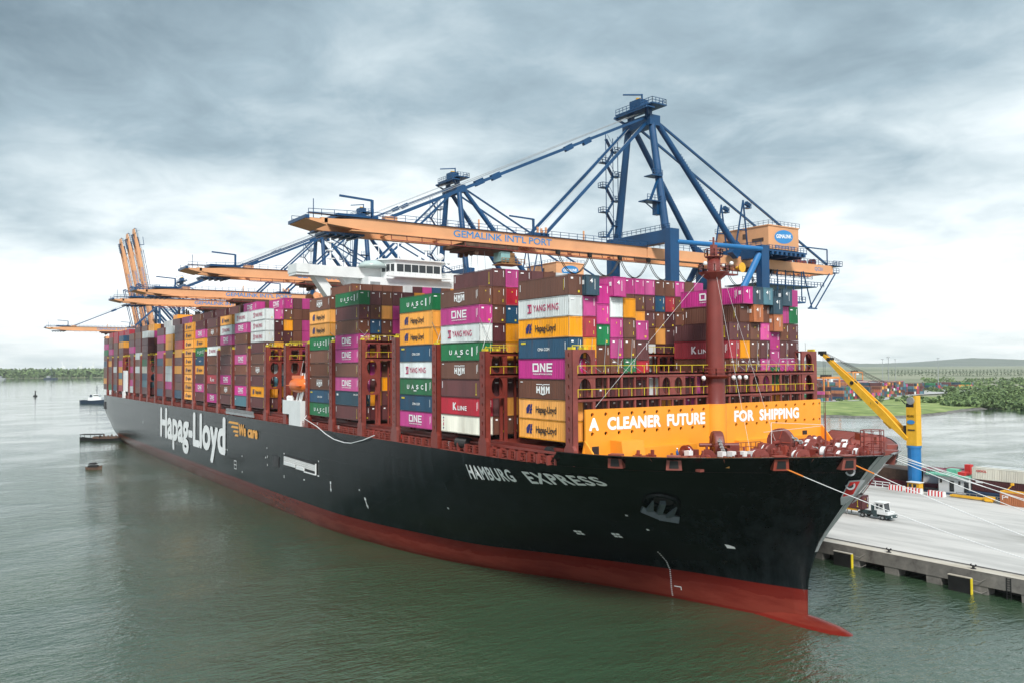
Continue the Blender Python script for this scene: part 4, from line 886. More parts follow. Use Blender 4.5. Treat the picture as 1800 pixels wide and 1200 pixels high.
for x in (-88.6, -87.2, -86, -84.9): mb.lathe([(.5, 0), (.55, .7), (.2, 1.1)], (x, -29.8, 27.7), 'z', 10)
apart(mb, 'davit_arm', m_white, lb)
mb = MB(); mb.lathe([(.2, -5.2), (1.0, -4.7), (1.6, -3.4), (1.75, -1.5), (1.75, 1.2), (1.55, 3.0), (1.0, 4.1), (.2, 4.5)], (-80.6, -29.3, 31.3), 'x', 20); bo = apart(mb, 'lifeboat', m_lifeb, lb, True)
mb = MB(); mb.box(-84.5, -78, -30.0, -28.4, 32.8, 33.6); mb.box(-85.6, -76.6, -31.06, -27.6, 31.2, 31.34); apart(mb, 'lifeboat_canopy', m_lifeb, bo)

# ================================================================== CONTAINERS
def body_mesh(L, Hc, mat, key):
    W2 = 1.19; mb = MB()
    def corr(a0, a1, n, fn):
        p = (a1 - a0) / n
        for k in range(n):
            a = a0 + k * p; q = [(a, 0), (a + .30 * p, 0), (a + .5 * p, 1), (a + .80 * p, 1), (a + p, 0)]
            for (u0, d0), (u1, d1) in zip(q, q[1:]): fn(u0, d0, u1, d1)
    z0, z1 = .16, Hc - .12; dp = .055
    x0, x1 = -L / 2 + .14, L / 2 - .14
    nside = int(L / .40)
    for s in (-1, 1):
        corr(x0, x1, nside, lambda a, d, b, e, s=s: mb.quad(*([(a, s * (W2 - dp * d), z0), (b, s * (W2 - dp * e), z0), (b, s * (W2 - dp * e), z1), (a, s * (W2 - dp * d), z1)][::(-1 if s > 0 else 1)])))
    for s in (-1, 1):
        corr(-W2 + .12, W2 - .12, 8, lambda a, d, b, e, s=s: mb.quad(*([(s * (L / 2 - .02 - dp * 1.3 * d), a, z0), (s * (L / 2 - .02 - dp * 1.3 * e), b, z0), (s * (L / 2 - .02 - dp * 1.3 * e), b, z1), (s * (L / 2 - .02 - dp * 1.3 * d), a, z1)][::(-1 if s < 0 else 1)])))
    mb.quad((x0, -W2, z1), (x1, -W2, z1), (x1, W2, z1), (x0, W2, z1))
    return mb.mesh('container_body_' + key, mat)
def frame_mesh(L, Hc, mat, key):
    W2 = 1.2; mb = MB(); mb.m
    for sx in (-1, 1):
        for sy in (-1, 1):
            a, b = sx * L / 2, sx * (L / 2 - .15); c, d = sy * W2, sy * (W2 - .13); mb.box(a, b, c, d, 0, Hc)
        mb.box(sx * L / 2, sx * (L / 2 - .1), -W2 + .13, W2 - .13, .0, .16); mb.box(sx * L / 2, sx * (L / 2 - .1), -W2 + .13, W2 - .13, Hc - .12, Hc)
    for sy in (-1, 1): mb.box(-L / 2 + .15, L / 2 - .15, sy * W2, sy * (W2 - .08), .0, .16); mb.box(-L / 2 + .15, L / 2 - .15, sy * W2, sy * (W2 - .06), Hc - .08, Hc)
    return mb.mesh('container_frame_' + key, mat)
HC = 2.83
_bm = {}
def cmeshes(code, L):
    k = (code, L)
    if k not in _bm: _bm[k] = (body_mesh(L, HC, CM[code], code + str(int(L))), frame_mesh(L, HC, CF[code], code + str(int(L))))
    return _bm[k]
YS = -1.235
def F(x, z): return Vector((x, YS, z))
def rects(mb, lst):
    for a, b, c, d in lst: mb.quad(F(a, c), F(b, c), F(b, d), F(a, d))
_lg = {}
def logo(code, L=12.19):
    if code in _lg: return _lg[code]
    mb = MB(); mats = [m_wtext]
    def T(txt, x0, x1, z0, h, bold=.03, sp=1.0): put_text(mb, txt, lambda u, w: F(x0 + (x1 - x0) * u, z0 + h * w), bold, sp)
    mk = [(5.2, 5.32, .9, 2.2), (5.5, 5.6, 1.2, 2.3)]
    if code == 'M':      # block lettering ONE
        z0, z1 = 1.0, 2.25
        rects(mb, [(-2.5, -2.16, z0, z1), (-1.3, -.96, z0, z1 - .25), (-2.16, -1.3, z0, z0 + .25), (-2.16, -1.1, z1 - .25, z1), (-.7, -.36, z0, z1), (.3, .64, z0, z1), (.9, 1.24, z0, z1), (1.24, 2.3, z0, z0 + .25), (1.24, 2.3, z1 - .25, z1), (1.24, 2.1, 1.5, 1.74)])
        mb.quad(F(-.36, z1), F(-.7, z1), F(.3, z0), F(.64, z0)); T('OCEAN NETWORK EXPRESS', -2.4, 2.2, .6, .2, .02); rects(mb, mk)
    elif code == 'H':    # winged block mark HMM
        z0, z1 = .85, 1.85; c = .75
        for x0 in (-1.6, -.45, .7):
            rects(mb, [(x0, x0 + .3, z0, z1), (x0 + .62, x0 + .92, z0, z1)])
            if x0 < -1: rects(mb, [(x0 + .3, x0 + .62, 1.2, 1.5)])
            else: mb.quad(F(x0 + .3, z1), F(x0 + .3, z1 - .35), F(x0 + .46, z0 + .25), F(x0 + .62, z1 - .35), F(x0 + .62, z1), F(x0 + .46, z0 + .65))
        mb.quad(F(-1.6, 2.05), F(-.2, 2.05), F(0, 1.93), F(.2, 2.05), F(1.62, 2.05), F(1.62, 2.17), F(.2, 2.17), F(0, 2.05), F(-.2, 2.17), F(-1.6, 2.17))
        mb.quad(F(-.9, .83), F(0, .55), F(.9, .83)); rects(mb, [(-5.6, -5.0, 2.35, 2.48)] + mk)
    elif code == 'O':
        mats = [m_black, m_navy]; T('Hapag-Lloyd', -1.75, 3.1, .95, .95, .022, .95); mb.mi = 1
        mb.quad(F(-4.1, .75), F(-3.6, .75), F(-3.25, 1.35), F(-3.25, 1.7), F(-3.0, 2.1), F(-3.55, 2.1), F(-4.15, 1.5)); mb.quad(F(-3.4, .75), F(-2.75, .75), F(-2.95, 1.15), F(-2.6, 1.3), F(-2.75, 1.55), F(-3.15, 1.5)); mb.quad(F(-3.2, 1.55), F(-2.75, 1.6), F(-2.6, 2.15), F(-2.85, 2.15))
        mb.mi = 0
    elif code == 'W':
        mats = [m_mag, m_navy]; T('YANG MING', -2.2, 3.8, .95, .95, .01, 1.05)
        rects(mb, [(-3.7, -2.65, .75, .95), (-3.7, -2.65, 1.85, 2.05), (-3.35, -3.0, .95, 1.85), (-2.85, -2.65, .95, 1.85)]); mb.mi = 1; rects(mb, [(-3.6, -3.4, 1.5, 1.8)]); mb.mi = 0
    elif code == 'R':
        T('K', -2.1, -1.0, .8, 1.2, .04); T('LINE', -.6, 2.2, .8, .72, .03, 1.1); rects(mb, mk)
    elif code == 'G':
        for i, ch in enumerate('UASC'): T(ch, -3.2 + i * 1.75, -2.35 + i * 1.75, 1.0, .75, .035)
        rects(mb, [(3.7, 4.1, .75, 2.1), (-.7, .4, .62, .78)] + mk)
    elif code == 'N': mats = [m_wtext, m_rail]; T('CMA CGM', -1.2, 1.6, 1.1, .42, .02); rects(mb, mk[:1]); mb.mi = 1; rects(mb, [(-5.4, -4.2, 2.1, 2.4)])
    elif code == 'S': mats = [m_wtext]; T('CMA CGM', 3.4, 5.6, 2.1, .3, .02); rects(mb, [(-5.3, -4.4, 1.9, 2.3)])
    elif code == 'T': rects(mb, [(-5.3, -4.8, 1.7, 2.1)])
    elif code == 'C': mats = [m_navy, m_mag]; rects(mb, [(-5.35, -5.05, 2.2, 2.45), (-5.35, -5.05, .5, .75)]); mb.mi = 1; rects(mb, [(-5.35, -5.1, 1.75, 1.95), (-5.35, -5.1, 1.0, 1.5)])
    elif code == 'P': mats = [m_wtext, m_rail]; rects(mb, [(-5.6, -5.42, 1.4, 2.5)]); mb.mi = 1; rects(mb, [(5.0, 5.12, .7, 2.3), (4.9, 5.25, .4, .65)])
    else: mats = [m_wtext, m_rail]; rects(mb, [(-5.6, -5.45, 1.2, 2.2), (5.2, 5.28, 1.0, 2.4)]); mb.mi = 1; rects(mb, [(4.95, 5.05, .7, 2.2)])
    _lg[code] = mb.mesh('lettering_' + code, mats); return _lg[code]
# end-wall plates seen from the bow
XE = 12.19 / 2 + .012
def endmesh(k):
    mb = MB(); 
    def r4(a, b, c, d): mb.quad((XE, a, c), (XE, b, c), (XE, b, d), (XE, a, d))
    r4(.78, .86, 1.5, 2.5)
    if k == 0: r4(-.85, -.25, 2.25, 2.42)
    if k == 1: r4(-.8, -.4, 2.2, 2.45); mb.mi = 1; r4(.45, .75, .35, .65)
    if k == 2: mb.mi = 1; r4(-.1, .06, 2.0, 2.2); r4(.66, .76, .4, .9)
    return mb.mesh('end_plate_%d' % k, [m_wtext, m_rail])
ENDM = [endmesh(k) for k in range(3)]
def end45():
    mb = MB(); x = 13.72 / 2 + .012
    put_text(mb, '4', lambda u, w: Vector((x, -.5 + .5 * u, 1.75 + .55 * w)), .03, 1, (.002, 0, 0)); mb.quad((x, .35, .8), (x, .42, .8), (x, .42, 2.3), (x, .35, 2.3)); mb.quad((x - .9, -1.235, 1.5), (x - .4, -1.235, 1.5), (x - .4, -1.235, 2.1), (x - .9, -1.235, 2.1))
    return mb.mesh('end_marking_45', [m_wtext])
END45 = end45()

rc_ = random.Random(21)
POOL = 'BBBBBBBPPPPPPPMMMMOOONWGRKKKBT'
side0 = {0: 'OOHMNOWB', 1: 'CRPHGWMH', 2: 'MNGWNOOG', 4: 'PSMBMMBPG', 5: 'GNHBBGOOH', 8: 'POPHBPWWW', 9: 'TMPBMPBMW', 10: 'PHMPPBMWO', 11: 'MPRBBWPHP', 12: 'PMPONGOMK', 13: 'OOOOOOOOO',
         14: 'NBPOPORPP', 15: 'PMWWOBOOW', 16: 'NPRPNMPMP', 18: 'PTNCGPPKW', 19: 'BPHWHWPPH', 20: 'WMHMHPMPH', 22: 'ROTOMHPON', 23: 'NHPWPPBBR', 24: 'GHHPOHMPH', 25: 'POHHNPGMP'}
stack = {}     # (bay,row) -> list of (z index, code, length)
def put(n, r, s, off=0.0): stack[(n, r)] = [(i + off, c) for i, c in enumerate(s)]
rowsA = {0: ('OOHMNOWB', 0), 1: ('BPKRORMs', 0), 2: ('PBPBBGMM', -.36), 3: ('PBKBMMWm', 0), 4: ('BPPGBBO', 0), 5: ('BKPRPM', -.1), 13: ('PBPBRB', 0), 14: ('BPBPOPBm', 0), 15: ('PBPPBBas', 0),
         16: ('BPMMPMBt', 0), 17: ('BKOGMMas', -.5), 18: ('PBPMPBMs', 0), 19: ('BPPMPPGM', 0)}
for r in range(22):
    if r in rowsA:
        put(0, r, *rowsA[r])
    elif 6 <= r <= 12: put(0, r, ''.join(rc_.choice(POOL) for _ in range(3)))
stack[(0, 13)] = [(i, c) for i, c in enumerate('PBPBRP')]; stack[(0, 13)][5] = (5, 'P')
B1 = {0: 'CRPHGWMH', 1: 'BPKPBKBBP', 2: 'BOPBOONRM', 3: 'PBMBPKBBP', 4: 'BPPBMPBBP', 5: 'PBOPBMPBB', 6: 'BBPNPBMPW', 7: 'PBBMBPGBB', 8: 'BPPBBBPPP', 9: 'KBPPBKBPP', 10: 'PBKBPRBPP', 11: 'BPBPKRPBP',
      12: 'BPBPRRBBM', 13: 'PBKPBBOBM', 14: 'BPMWWBPPM', 15: 'PKBPKOBNB', 16: 'BPPMKPKRB', 17: 'PBPBPPBBM', 18: 'BPBPBMPPB', 19: 'PBPBPBMBM'}
for r in range(24): put(1, r, B1.get(r, ''.join(rc_.choice(POOL) for _ in range(8))))
B4 = {1: 'KOPMOKNBP', 2: 'PPOBBBBOB', 3: 'PBBBWKMMP', 4: 'PBBPMPBBK', 5: 'PBBPMPBBO', 6: 'PBBPMPBBM'}
B5t = {2: 'B', 3: 'B', 4: 'B', 5: 'B', 6: 'B', 7: 'W', 8: 'K', 9: 'M', 10: 'N', 11: 'B'}
B8 = {1: 'POTWROKKM', 2: 'BOTWMKKOBM', 3: 'BPWBBPBBBP', 4: 'BPBKBMMMBM', 5: 'POBPBMPMBM'}
SHORT = {3: 3, 7: 5, 17: 2, 21: 3}
for n in bays[1:]:
    for r in range(24):
        if (n, r) in stack: continue
        if n in SHORT and r < SHORT[n]: continue
        if n == 7 and r > 18: continue
        if n == 21 and 8 < r < 16: continue
        h = 8 if n in (2, 3) else (9 if r < 1 or n == 4 or n == 7 or (r < 2 and n in (5, 8)) else 10)
        if n in (1,): h = 8
        if n == 17 or n == 21: h = 9
        if r == 0: s = side0[n]
        elif n == 4 and r in B4: s = B4[r]
        elif n == 8 and r in B8: s = B8[r]
        else:
            s = ''.join(rc_.choice(POOL) for _ in range(h))
            if n == 5 and r in B5t: s = s[:-1] + B5t[r]
        if n >= 22 and r == 1: s = s[:9] + 'R'
        put(n, r, s)
# collect boxes
items = []
L45 = {'s': 'S', 'm': 'M', 'a': 'A', 't': 'T'}
HALFR = {0: 11}
for (n, r), st in stack.items():
    xf = front(n); y0 = (-27.5 if n == 0 else -30) + RP * r + RP / 2; zb = (24.95 if n == 0 else 24.8)
    for i, c in st:
        L = 12.19; x = xf - L / 2; cc = c
        if c in L45: L = 13.72; x = xf - 12.19 / 2; cc = L45[c]
        items.append(dict(n=n, r=r, i=i, c=cc, L=L, x=x, y=y0, z=zb + TH * i, top=len(st) - 1 - st.index((i, c)), logo='H' if cc == 'H' else cc))
for it in items:
    if it['c'] == 'H': it['c'] = 'B'; it['logo'] = 'H'
lo = np.array([(q['x'] - q['L'] / 2, q['y'] - 1.2, q['z']) for q in items]); hi = np.array([(q['x'] + q['L'] / 2, q['y'] + 1.2, q['z'] + HC) for q in items])
Cn = np.array(CAM); Fv, Rv, Uv = np.array(cf), np.array(cr), np.array(cu)
def project(p): d = p - Cn; w = d @ Fv; return 1458.6 * (d @ Rv) / w, 1458.6 * (d @ Uv) / w
area = np.zeros(len(items))
occ = {(q['n'], q['r'], int(math.floor(q['i'] + .5))) for q in items}
def blocked(pts, me):
    """which of pts are hidden from the camera by another box"""
    res = np.zeros(len(pts), bool)
    for k, p in enumerate(pts):
        d = p - Cn
        with np.errstate(divide='ignore', invalid='ignore'):
            t0 = (lo - Cn) / d; t1 = (hi - Cn) / d
        a = np.minimum(t0, t1).max(1); b = np.maximum(t0, t1).min(1); h = (a < b) & (a < .9995) & (b > 0); h[me] = False; res[k] = h.any()
    return res
for k, q in enumerate(items):
    ti = int(math.floor(q['i'] + .5)); n = q['n']
    sidex = (n, q['r'] - 1, ti) not in occ; nb = n - 1 if n != 7 else 5
    l, h = lo[k], hi[k]
    if not sidex and (nb, q['r'], ti + 0) in occ and nb != 0 and (n != 7): q['hid'] = (n, q['r'] + 1, ti) in occ and (n, q['r'], ti + 1) in occ; 
    faces = []
    if sidex: faces.append([(l[0], l[1]), (h[0], l[1])])
    faces.append([(h[0], l[1]), (h[0], h[1])])
    if k and not sidex and n > 1 and (nb, q['r'], ti) in occ and (nb, q['r'], ti + 1) in occ and n not in (4, 8, 18, 22): q['a'] = 0; continue
    for (p, s) in faces:
        w = abs(project(np.array([*p, l[2]]))[0] - project(np.array([*s, l[2]]))[0]); hh = abs(project(np.array([*p, l[2]]))[1] - project(np.array([*p, h[2]]))[1])
        pts = np.array([[p[0] + (s[0] - p[0]) * u, p[1] + (s[1] - p[1]) * u, l[2] + (h[2] - l[2]) * v_] for u, v_ in ((.5, .5), (.15, .8), (.85, .8), (.15, .25), (.85, .25))])
        area[k] += w * hh * (~blocked(pts, k)).mean()
order = np.argsort(-area)
single = [k for k in order[:296] if area[k] > 0]
ORD = ['bottom', 'first', 'second', 'third', 'fourth', 'fifth', 'sixth', 'seventh', 'eighth', 'ninth', 'tenth', 'eleventh', 'twelfth', 'thirteenth', 'fourteenth', 'fifteenth', 'sixteenth', 'seventeenth', 'eighteenth', 'nineteenth', 'twentieth', 'twenty-first', 'twenty-second', 'twenty-third', 'twenty-fourth']
def baytext(n):
    if n == 0: return 'foremost bay'
    if n < 6: return ORD[n + 1] + ' bay from bow'
    if n == 25: return 'aftmost bay'
    return ORD[n - 6] + ' bay behind bridge'
LT = {'M': 'with block letters', 'H': 'with winged mark', 'O': 'with navy lettering', 'W': 'with magenta lettering', 'R': 'with white lettering', 'G': 'with spaced letters', 'N': 'with yellow patch', 'S': 'with small marks'}
def mkobj(name, me, parent=None, loc=None):
    o = bpy.data.objects.new(name, me); COL.objects.link(o)
    if parent: o.parent = parent
    if loc: o.location = loc
    return o
def make_container(q, label, group, cat='container', rz=0, loc=None):
    b, f = cmeshes(q['c'], q['L'])
    o = mkobj('shipping_container', b, None, loc or (q['x'], q['y'], q['z'])); o.rotation_euler = (0, 0, rz)
    tag(o, label, cat, group); mkobj('frame', f, o)
    if q.get('sidevis', True) and q['logo'] in 'MHOWRGNSTCPBKA': mkobj('lettering', logo(q['logo']), o)
    if q['L'] > 13: mkobj('end_marking', END45, o)
    elif q.get('endvis', True) and q['c'] not in 'O': mkobj('end_plate', ENDM[(q['n'] * 7 + q['r'] * 3 + int(q['i'])) % 3], o)
    return o
for k in single:
    q = items[k]; top = q['top']; n, r = q['n'], q['r']
    q['sidevis'] = (n, r - 1, int(math.floor(q['i'] + .5))) not in occ
    q['endvis'] = project(hi[k])[0] > -430
    pos = 'top' if top == 0 else ORD[top + 1] + ' from top'
    colr = CNAME[q['c']] + (' long' if q['L'] > 13 else '')
    let = ' ' + LT[q['logo']] if q['sidevis'] and q['logo'] in LT and r == 0 else ''
    st = 'starboard stack' if r == 0 else ORD[r + 1] + ' stack in'
    lab = f"{colr} container{let}, {pos}, {st}, {baytext(n)}" if r == 0 else f"{colr} container, {pos}, {st} from starboard, {baytext(n)}".replace(' stack in from', ' stack from')
    make_container(q, lab, 'containers stacked on the ship')
# everything past the limit: one joined mass, kept as real boxes
sset = set(single)
cm_keys = list(CC)
mb = MB()
for k, q in enumerate(items):
    if k in sset: continue
    ti = int(math.floor(q['i'] + .5)); n, r = q['n'], q['r']; nb = n - 1 if n != 7 else 5
    if area[k] == 0 and (n, r - 1, ti) in occ and (n, r + 1, ti) in occ and (n, r, ti + 1) in occ and (nb, r, ti) in occ and n != 1: continue
    mb.mi = cm_keys.index(q['c']); l, h = lo[k], hi[k]; mb.box(l[0], h[0], l[1], h[1], l[2], h[2])
ob = mb.build('container_stacks', [CM[c] for c in cm_keys]); tag(ob, 'remaining small far containers in the stacks amidships and aft', None, 'containers stacked on the ship', 'stuff')

# ================================================================== QUAY CRANES
m_cab = paint('cab_ochre', (0.30, 0.15, 0.05), .5, .12, .8)
def sts_crane(X, raised=False, label='', num='QC01'):
    """ship-to-shore gantry crane; X is the boom's centre line"""
    c = thing('quay_crane', (X, 52, QZ), label, 'crane', 'ship-to-shore cranes along the quay')
    ys, yl, h0, hg = 37.0, 68.2, QZ + 2.2, 60.2
    def seg(nm, mt, fn): mb = MB(); fn(mb); return mb.build(nm, mt, c)
    for sx in (-1, 1):
        for y in (ys, yl):
            top = 66.2 if y == ys else 64.8
            seg('leg', m_blue, lambda m: m.hexa([(X + sx * 10 - .8, y - 1.2, h0), (X + sx * 10 + .8, y - 1.2, h0), (X + sx * 10 + .8, y + 1.2, h0), (X + sx * 10 - .8, y + 1.2, h0), (X + sx * 10 - .9, y - 1.3, top), (X + sx * 10 + .9, y - 1.3, top), (X + sx * 10 + .9, y + 1.5, top), (X + sx * 10 - .9, y + 1.5, top)]))
            b = seg('bogie', m_blue, lambda m: (m.box(X + sx * 10 - 6, X + sx * 10 + 6, y - .7, y + .7, QZ + 1.2, h0 + .4), m.box(X + sx * 10 - 6.5, X + sx * 10 + 6.5, y - .45, y + .45, QZ + .5, QZ + 1.2)))
            mb = MB()
            for k in range(8): mb.tube((X + sx * 10 - 5.6 + k * 1.6, y - .25, QZ + .42), (X + sx * 10 - 5.6 + k * 1.6, y + .25, QZ + .42), .36, 10)
            mb.build('wheel', m_dark, b, kind='stuff')
        xx = X + sx * 10
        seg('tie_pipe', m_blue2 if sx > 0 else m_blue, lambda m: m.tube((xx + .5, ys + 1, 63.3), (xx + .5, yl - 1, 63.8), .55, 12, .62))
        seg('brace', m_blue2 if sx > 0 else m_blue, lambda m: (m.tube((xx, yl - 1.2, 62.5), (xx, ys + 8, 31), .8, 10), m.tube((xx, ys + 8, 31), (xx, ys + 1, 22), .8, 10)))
        seg('portal_beam', m_blue, lambda m: m.box(xx - .8, xx + .8, ys, yl, 19, 22))
    seg('seaside_beam', m_blue, lambda m: (m.box(X - 9.1, X + 9.1, ys - 1.1, ys + 1.3, 63.2, 66.1), m.rail([(X - 10, ys - 1, 66.2), (X + 10.5, ys - 1, 66.2)], 1.1, 1.6, .05)))
    seg('landside_beam', m_blue, lambda m: (m.box(X - 9.1, X + 9.1, yl - 1.1, yl + 1.3, 61.8, 64.6), m.rail([(X - 10, yl - 1, 64.7), (X + 10.5, yl - 1, 64.7)], 1.1, 1.6, .05)))
    seg('lower_beam', m_blue, lambda m: (m.box(X - 9.2, X + 9.2, ys - .8, ys + .8, 19, 21.5), m.box(X - 9.2, X + 9.2, yl - .8, yl + .8, 19, 21.5)))
    ap = [(X + 3.8, ys, 93.0), (X - 3.8, ys, 93.0)]
    for s, p in ((1, ap[0]), (-1, ap[1])):
        f = seg('pylon', m_blue, lambda m: m.tube((X + s * 8.2, ys, 66), p, .95, 14, .8))
        seg('back_leg', m_blue, lambda m: (m.tube((X + s * 6.4, 62.5, 64.6), (p[0], p[1] + 1.5, p[2] - .5), .82, 12, .7), m.bar((X + s * 6.4, 61.5, 62.2), (X + s * 6.4, 63.5, 65.2), 1.6, 2.5)))
        st = seg('stair_rail', m_blue, lambda m: [m.bar((X + s * 6.4 + (p[0] - X - s * 6.4) * t, 62.5 + (p[1] + 1.5 - 62.5) * t, 64.6 + (p[2] - 65.1) * t + .8), (X + s * 6.4 + (p[0] - X - s * 6.4) * t, 62.5 + (p[1] + 1.5 - 62.5) * t, 64.6 + (p[2] - 65.1) * t + 1.8), .1) for t in [.15 + .02 * k for k in range(28)]])
    hd = seg('apex_head', m_blue, lambda m: (m.box(X - 4.8, X + 4.8, ys - 1.2, ys + 2.0, 91.2, 93.6), m.box(X - 5.5, X + 6.2, ys - 3.2, ys - 1.0, 94.6, 94.9), m.box(X - 6.4, X + 6.4, ys - 2, ys + 2.6, 95.6, 95.9), m.bar((X + 3, ys, 93.5), (X + 3, ys, 96.6), 1.2), m.bar((X - 3, ys, 93.5), (X - 3, ys, 96.6), 1.2), m.bar((X - 5.5, ys - 3.2, 94.8), (X - 3, ys, 92.4), .5), m.bar((X + 5.9, ys - 3.2, 94.8), (X + 3, ys, 92.4), .5),
                                              m.box(X - 2.4, X + 1.2, ys - 1, ys + 1.6, 95.9, 98.2), m.bar((X - .4, ys + 1.2, 95.9), (X - .4, ys + 1.2, 100.0), .3), m.bar((X - .4, ys + 1.2, 99.8), (X - 1.5, ys - 3.8, 99.2), .3), m.rail([(X - 6.3, ys - 1.9, 95.9), (X + 6.3, ys - 1.9, 95.9), (X + 6.3, ys + 2.5, 95.9), (X - 6.3, ys + 2.5, 95.9)], 1.2, 1.2, .05)))
    mb = MB(); mb.tube((X - 1.2, ys + .4, 96), (X - .6, ys + .4, 98.9), .9, 10, .7); mb.build('winch_guard', m_yel, hd)
    # zig-zag stair tower beside the far pylon
    def stair(m):
        x, y = X - 8.0, ys - 2.6; z = 66.2; k = 0
        for cx, cy in ((-.9, 1.9), (.9, 1.9), (.9, -1.9)): m.bar((x + cx, y + cy, 64), (x + cx, y + cy, 91.0), .14)
        while z < 90:
            s = 1 if k % 2 else -1; m.box(x - .9, x + .9, y + s * 1.0, y + s * 2.9, z, z + .16); m.rail([(x + .85, y + s * 1.0, z), (x + .85, y + s * 2.9, z), (x - .85, y + s * 2.9, z)], 1.2, 1.0, .06)
            m.bar((x, y - .8 * -s if False else y + s * 1.1, z), (x, y - s * 1.1, z + 3.0), .9, .16); m.bar((x + .6, y + s * 1.1, z + 1), (x + .6, y - s * 1.1, z + 4.0), .07); z += 3.0; k += 1
    seg('stair_tower', m_blue, stair)
    seg('service_platform', m_blue, lambda m: (m.box(X + 4.6, X + 7.6, ys - 5.0, ys + .8, 72.6, 72.85), m.rail([(X + 7.6, ys - 5.0, 72.8), (X + 7.6, ys + .8, 72.8)], 1.2, 1.1, .05), m.box(X + 4.6, X + 7.4, ys - 3.2, ys, 78.6, 78.8), m.rail([(X + 7.4, ys - 3.2, 78.8), (X + 7.4, ys, 78.8)], 1.2, 1.1, .05), m.bar((X + 7, ys - 3.6, 72.8), (X + 6.6, ys - .4, 78.7), .8, .15), m.bar((X + 6, ys - 4.5, 72.6), (X + 6.4, ys, 69.8), .2), m.box(X + 5.5, X + 7, ys - 1.5, ys, 69.8, 72.6)))
    # girder: fixed part over the portal, boom in front of the hinge
    gx = 3.5; w = .75; YH = 35.0
    def girder(m, y0, y1, tip=False):
        for s in (-1, 1):
            x0, x1 = X + s * gx - w, X + s * gx + w
            if tip:
                m.prism([(y0, 61.0), (y0 + 9, 60.2), (y1, 60.2), (y1, 62.55), (y0 + 9, 62.55), (y0 + 3, 62.0), (y0, 61.9)], x0, x1, 'x')
            else: m.box(x0, x1, y0, y1, 60.2, 62.55)
            m.box(x0 + .4, x1 + .35, y0 + (5 if tip else 0), y1, 60.02, 60.2)
        n = 6
        for k in range(n):
            y = y0 + 14 + (y1 - y0 - 20) * k / (n - 1); m.box(X - gx + w, X + gx - w, y, y + .5, 60.6, 61.6)
    seg('rear_girder', m_sand, lambda m: (girder(m, YH, 104.6), m.box(X - gx - w, X + gx + w, 104.6, 105.2, 60.4, 62.5)))
    bk = []      # boom parts, so that they can be swung up
    def bseg(nm, mt, fn, par=None):
        mb = MB(); fn(mb)
        if raised:
            a = R(79); ca, sa = math.cos(a), math.sin(a)
            mb.v = [(x, YH + (y - YH) * ca + (z - 60.2) * sa if False else YH - ((YH - y) * ca - (z - 60.2) * -sa * -1) if False else YH - (YH - y) * ca + (z - 62) * sa, 62 + (YH - y) * sa + (z - 62) * ca) for x, y, z in mb.v]
        return mb.build(nm, mt, par or c)
    boom = bseg('boom', m_sand, lambda m: (girder(m, -43.0, YH - .2, True), m.box(X - gx - w, X + gx + w, -43.6, -42.4, 61.1, 62.0), m.hexa([(X - 4.2, -46.4, 61.5), (X + 4.2, -46.4, 61.5), (X + 4.2, -42.5, 60.7), (X - 4.2, -42.5, 60.7), (X - 4.2, -46.4, 61.8), (X + 4.2, -46.4, 61.8), (X + 4.2, -42.5, 61.7), (X - 4.2, -42.5, 61.7)]), m.box(X + gx - w - .05, X + gx + w + .05, -31.2, -28.7, 62.5, 63.4), m.box(X - gx - w, X - gx + w, -31.2, -28.7, 62.5, 63.4)))
    bseg('boom_walkway', m_blue, lambda m: (m.rail([(X + gx + w + .1, -46, 62.1), (X + gx + w + .1, -34, 62.6), (X + gx + w + .1, YH, 62.6)], 1.2, 2.3, .045), m.rail([(X - gx - w, -46, 62.1), (X - gx - w, YH, 62.6)], 1.2, 2.3, .045), m.box(X + gx - .2, X + gx + w + .35, -46, YH, 62.58, 62.66), m.box(X - 4.5, X + 4.5, -46.6, -45.9, 61.6, 62.2), m.bar((X + 3, -44.6, 62), (X + 3, -44.6, 65.4), .12), m.bar((X + gx, -33.5, 62.6), (X + gx, -33.5, 66.2), .45), m.bar((X + gx, -33.5, 66.1), (X + gx - 1, -39.5, 66.6), .35), m.bar((X + gx, 3.2, 62.6), (X + gx, 3.2, 66.2), .4), m.bar((X + gx, 3.2, 66.1), (X + gx - 1, -2.2, 66.5), .3), m.box(X - 3, X + 3, -40, -32, 62.6, 63.3), m.box(X - gx, X + gx + .5, 2.5, 7, 62.6, 63.3)), boom)
    bseg('catwalk_grating', m_dark if False else m_blue, lambda m: (m.box(X - 2.4, X + 2.4, -42.3, -34.5, 59.5, 59.9), [m.box(X - 2.8, X + 2.8, -42 + k * 1.5, -41.6 + k * 1.5, 59.2, 59.5) for k in range(5)]), boom)
    bseg('power_rail', m_mast, lambda m: (m.box(X + gx + 1.2, X + gx + 1.35, -30, YH, 58.9, 59.05), [m.bar((X + gx + 1.0, -30 + k * 3.2, 59), (X + gx + .8, -30 + k * 3.2, 60.1), .12) for k in range(20)]), boom)
    bseg('sheave_block', m_sand, lambda m: [m.box(X + gx - .3 + (k % 2) * .5, X + gx + (k % 2) * .5, 4.2 + k * .6, 4.6 + k * .6, 62.6, 64.6 - (k % 3) * .3) for k in range(5)] + [m.box(X + gx, X + gx + .25, -10.5, -10.2, 62.6, 64.8), m.box(X + gx, X + gx + .25, 16.5, 16.8, 62.6, 64.8)], boom)
    mb = MB(); put_text(mb, "GEMALINK INT'L PORT", lambda u, t: (X + gx + w + .03, -16.6 + 24.0 * u, 60.75 + 1.35 * t), .012, .95, (.002, 0, 0))
    if raised:
        a = R(79); ca, sa = math.cos(a), math.sin(a); mb.v = [(x, YH - (YH - y) * ca + (z - 62) * sa, 62 + (YH - y) * sa + (z - 62) * ca) for x, y, z in mb.v]
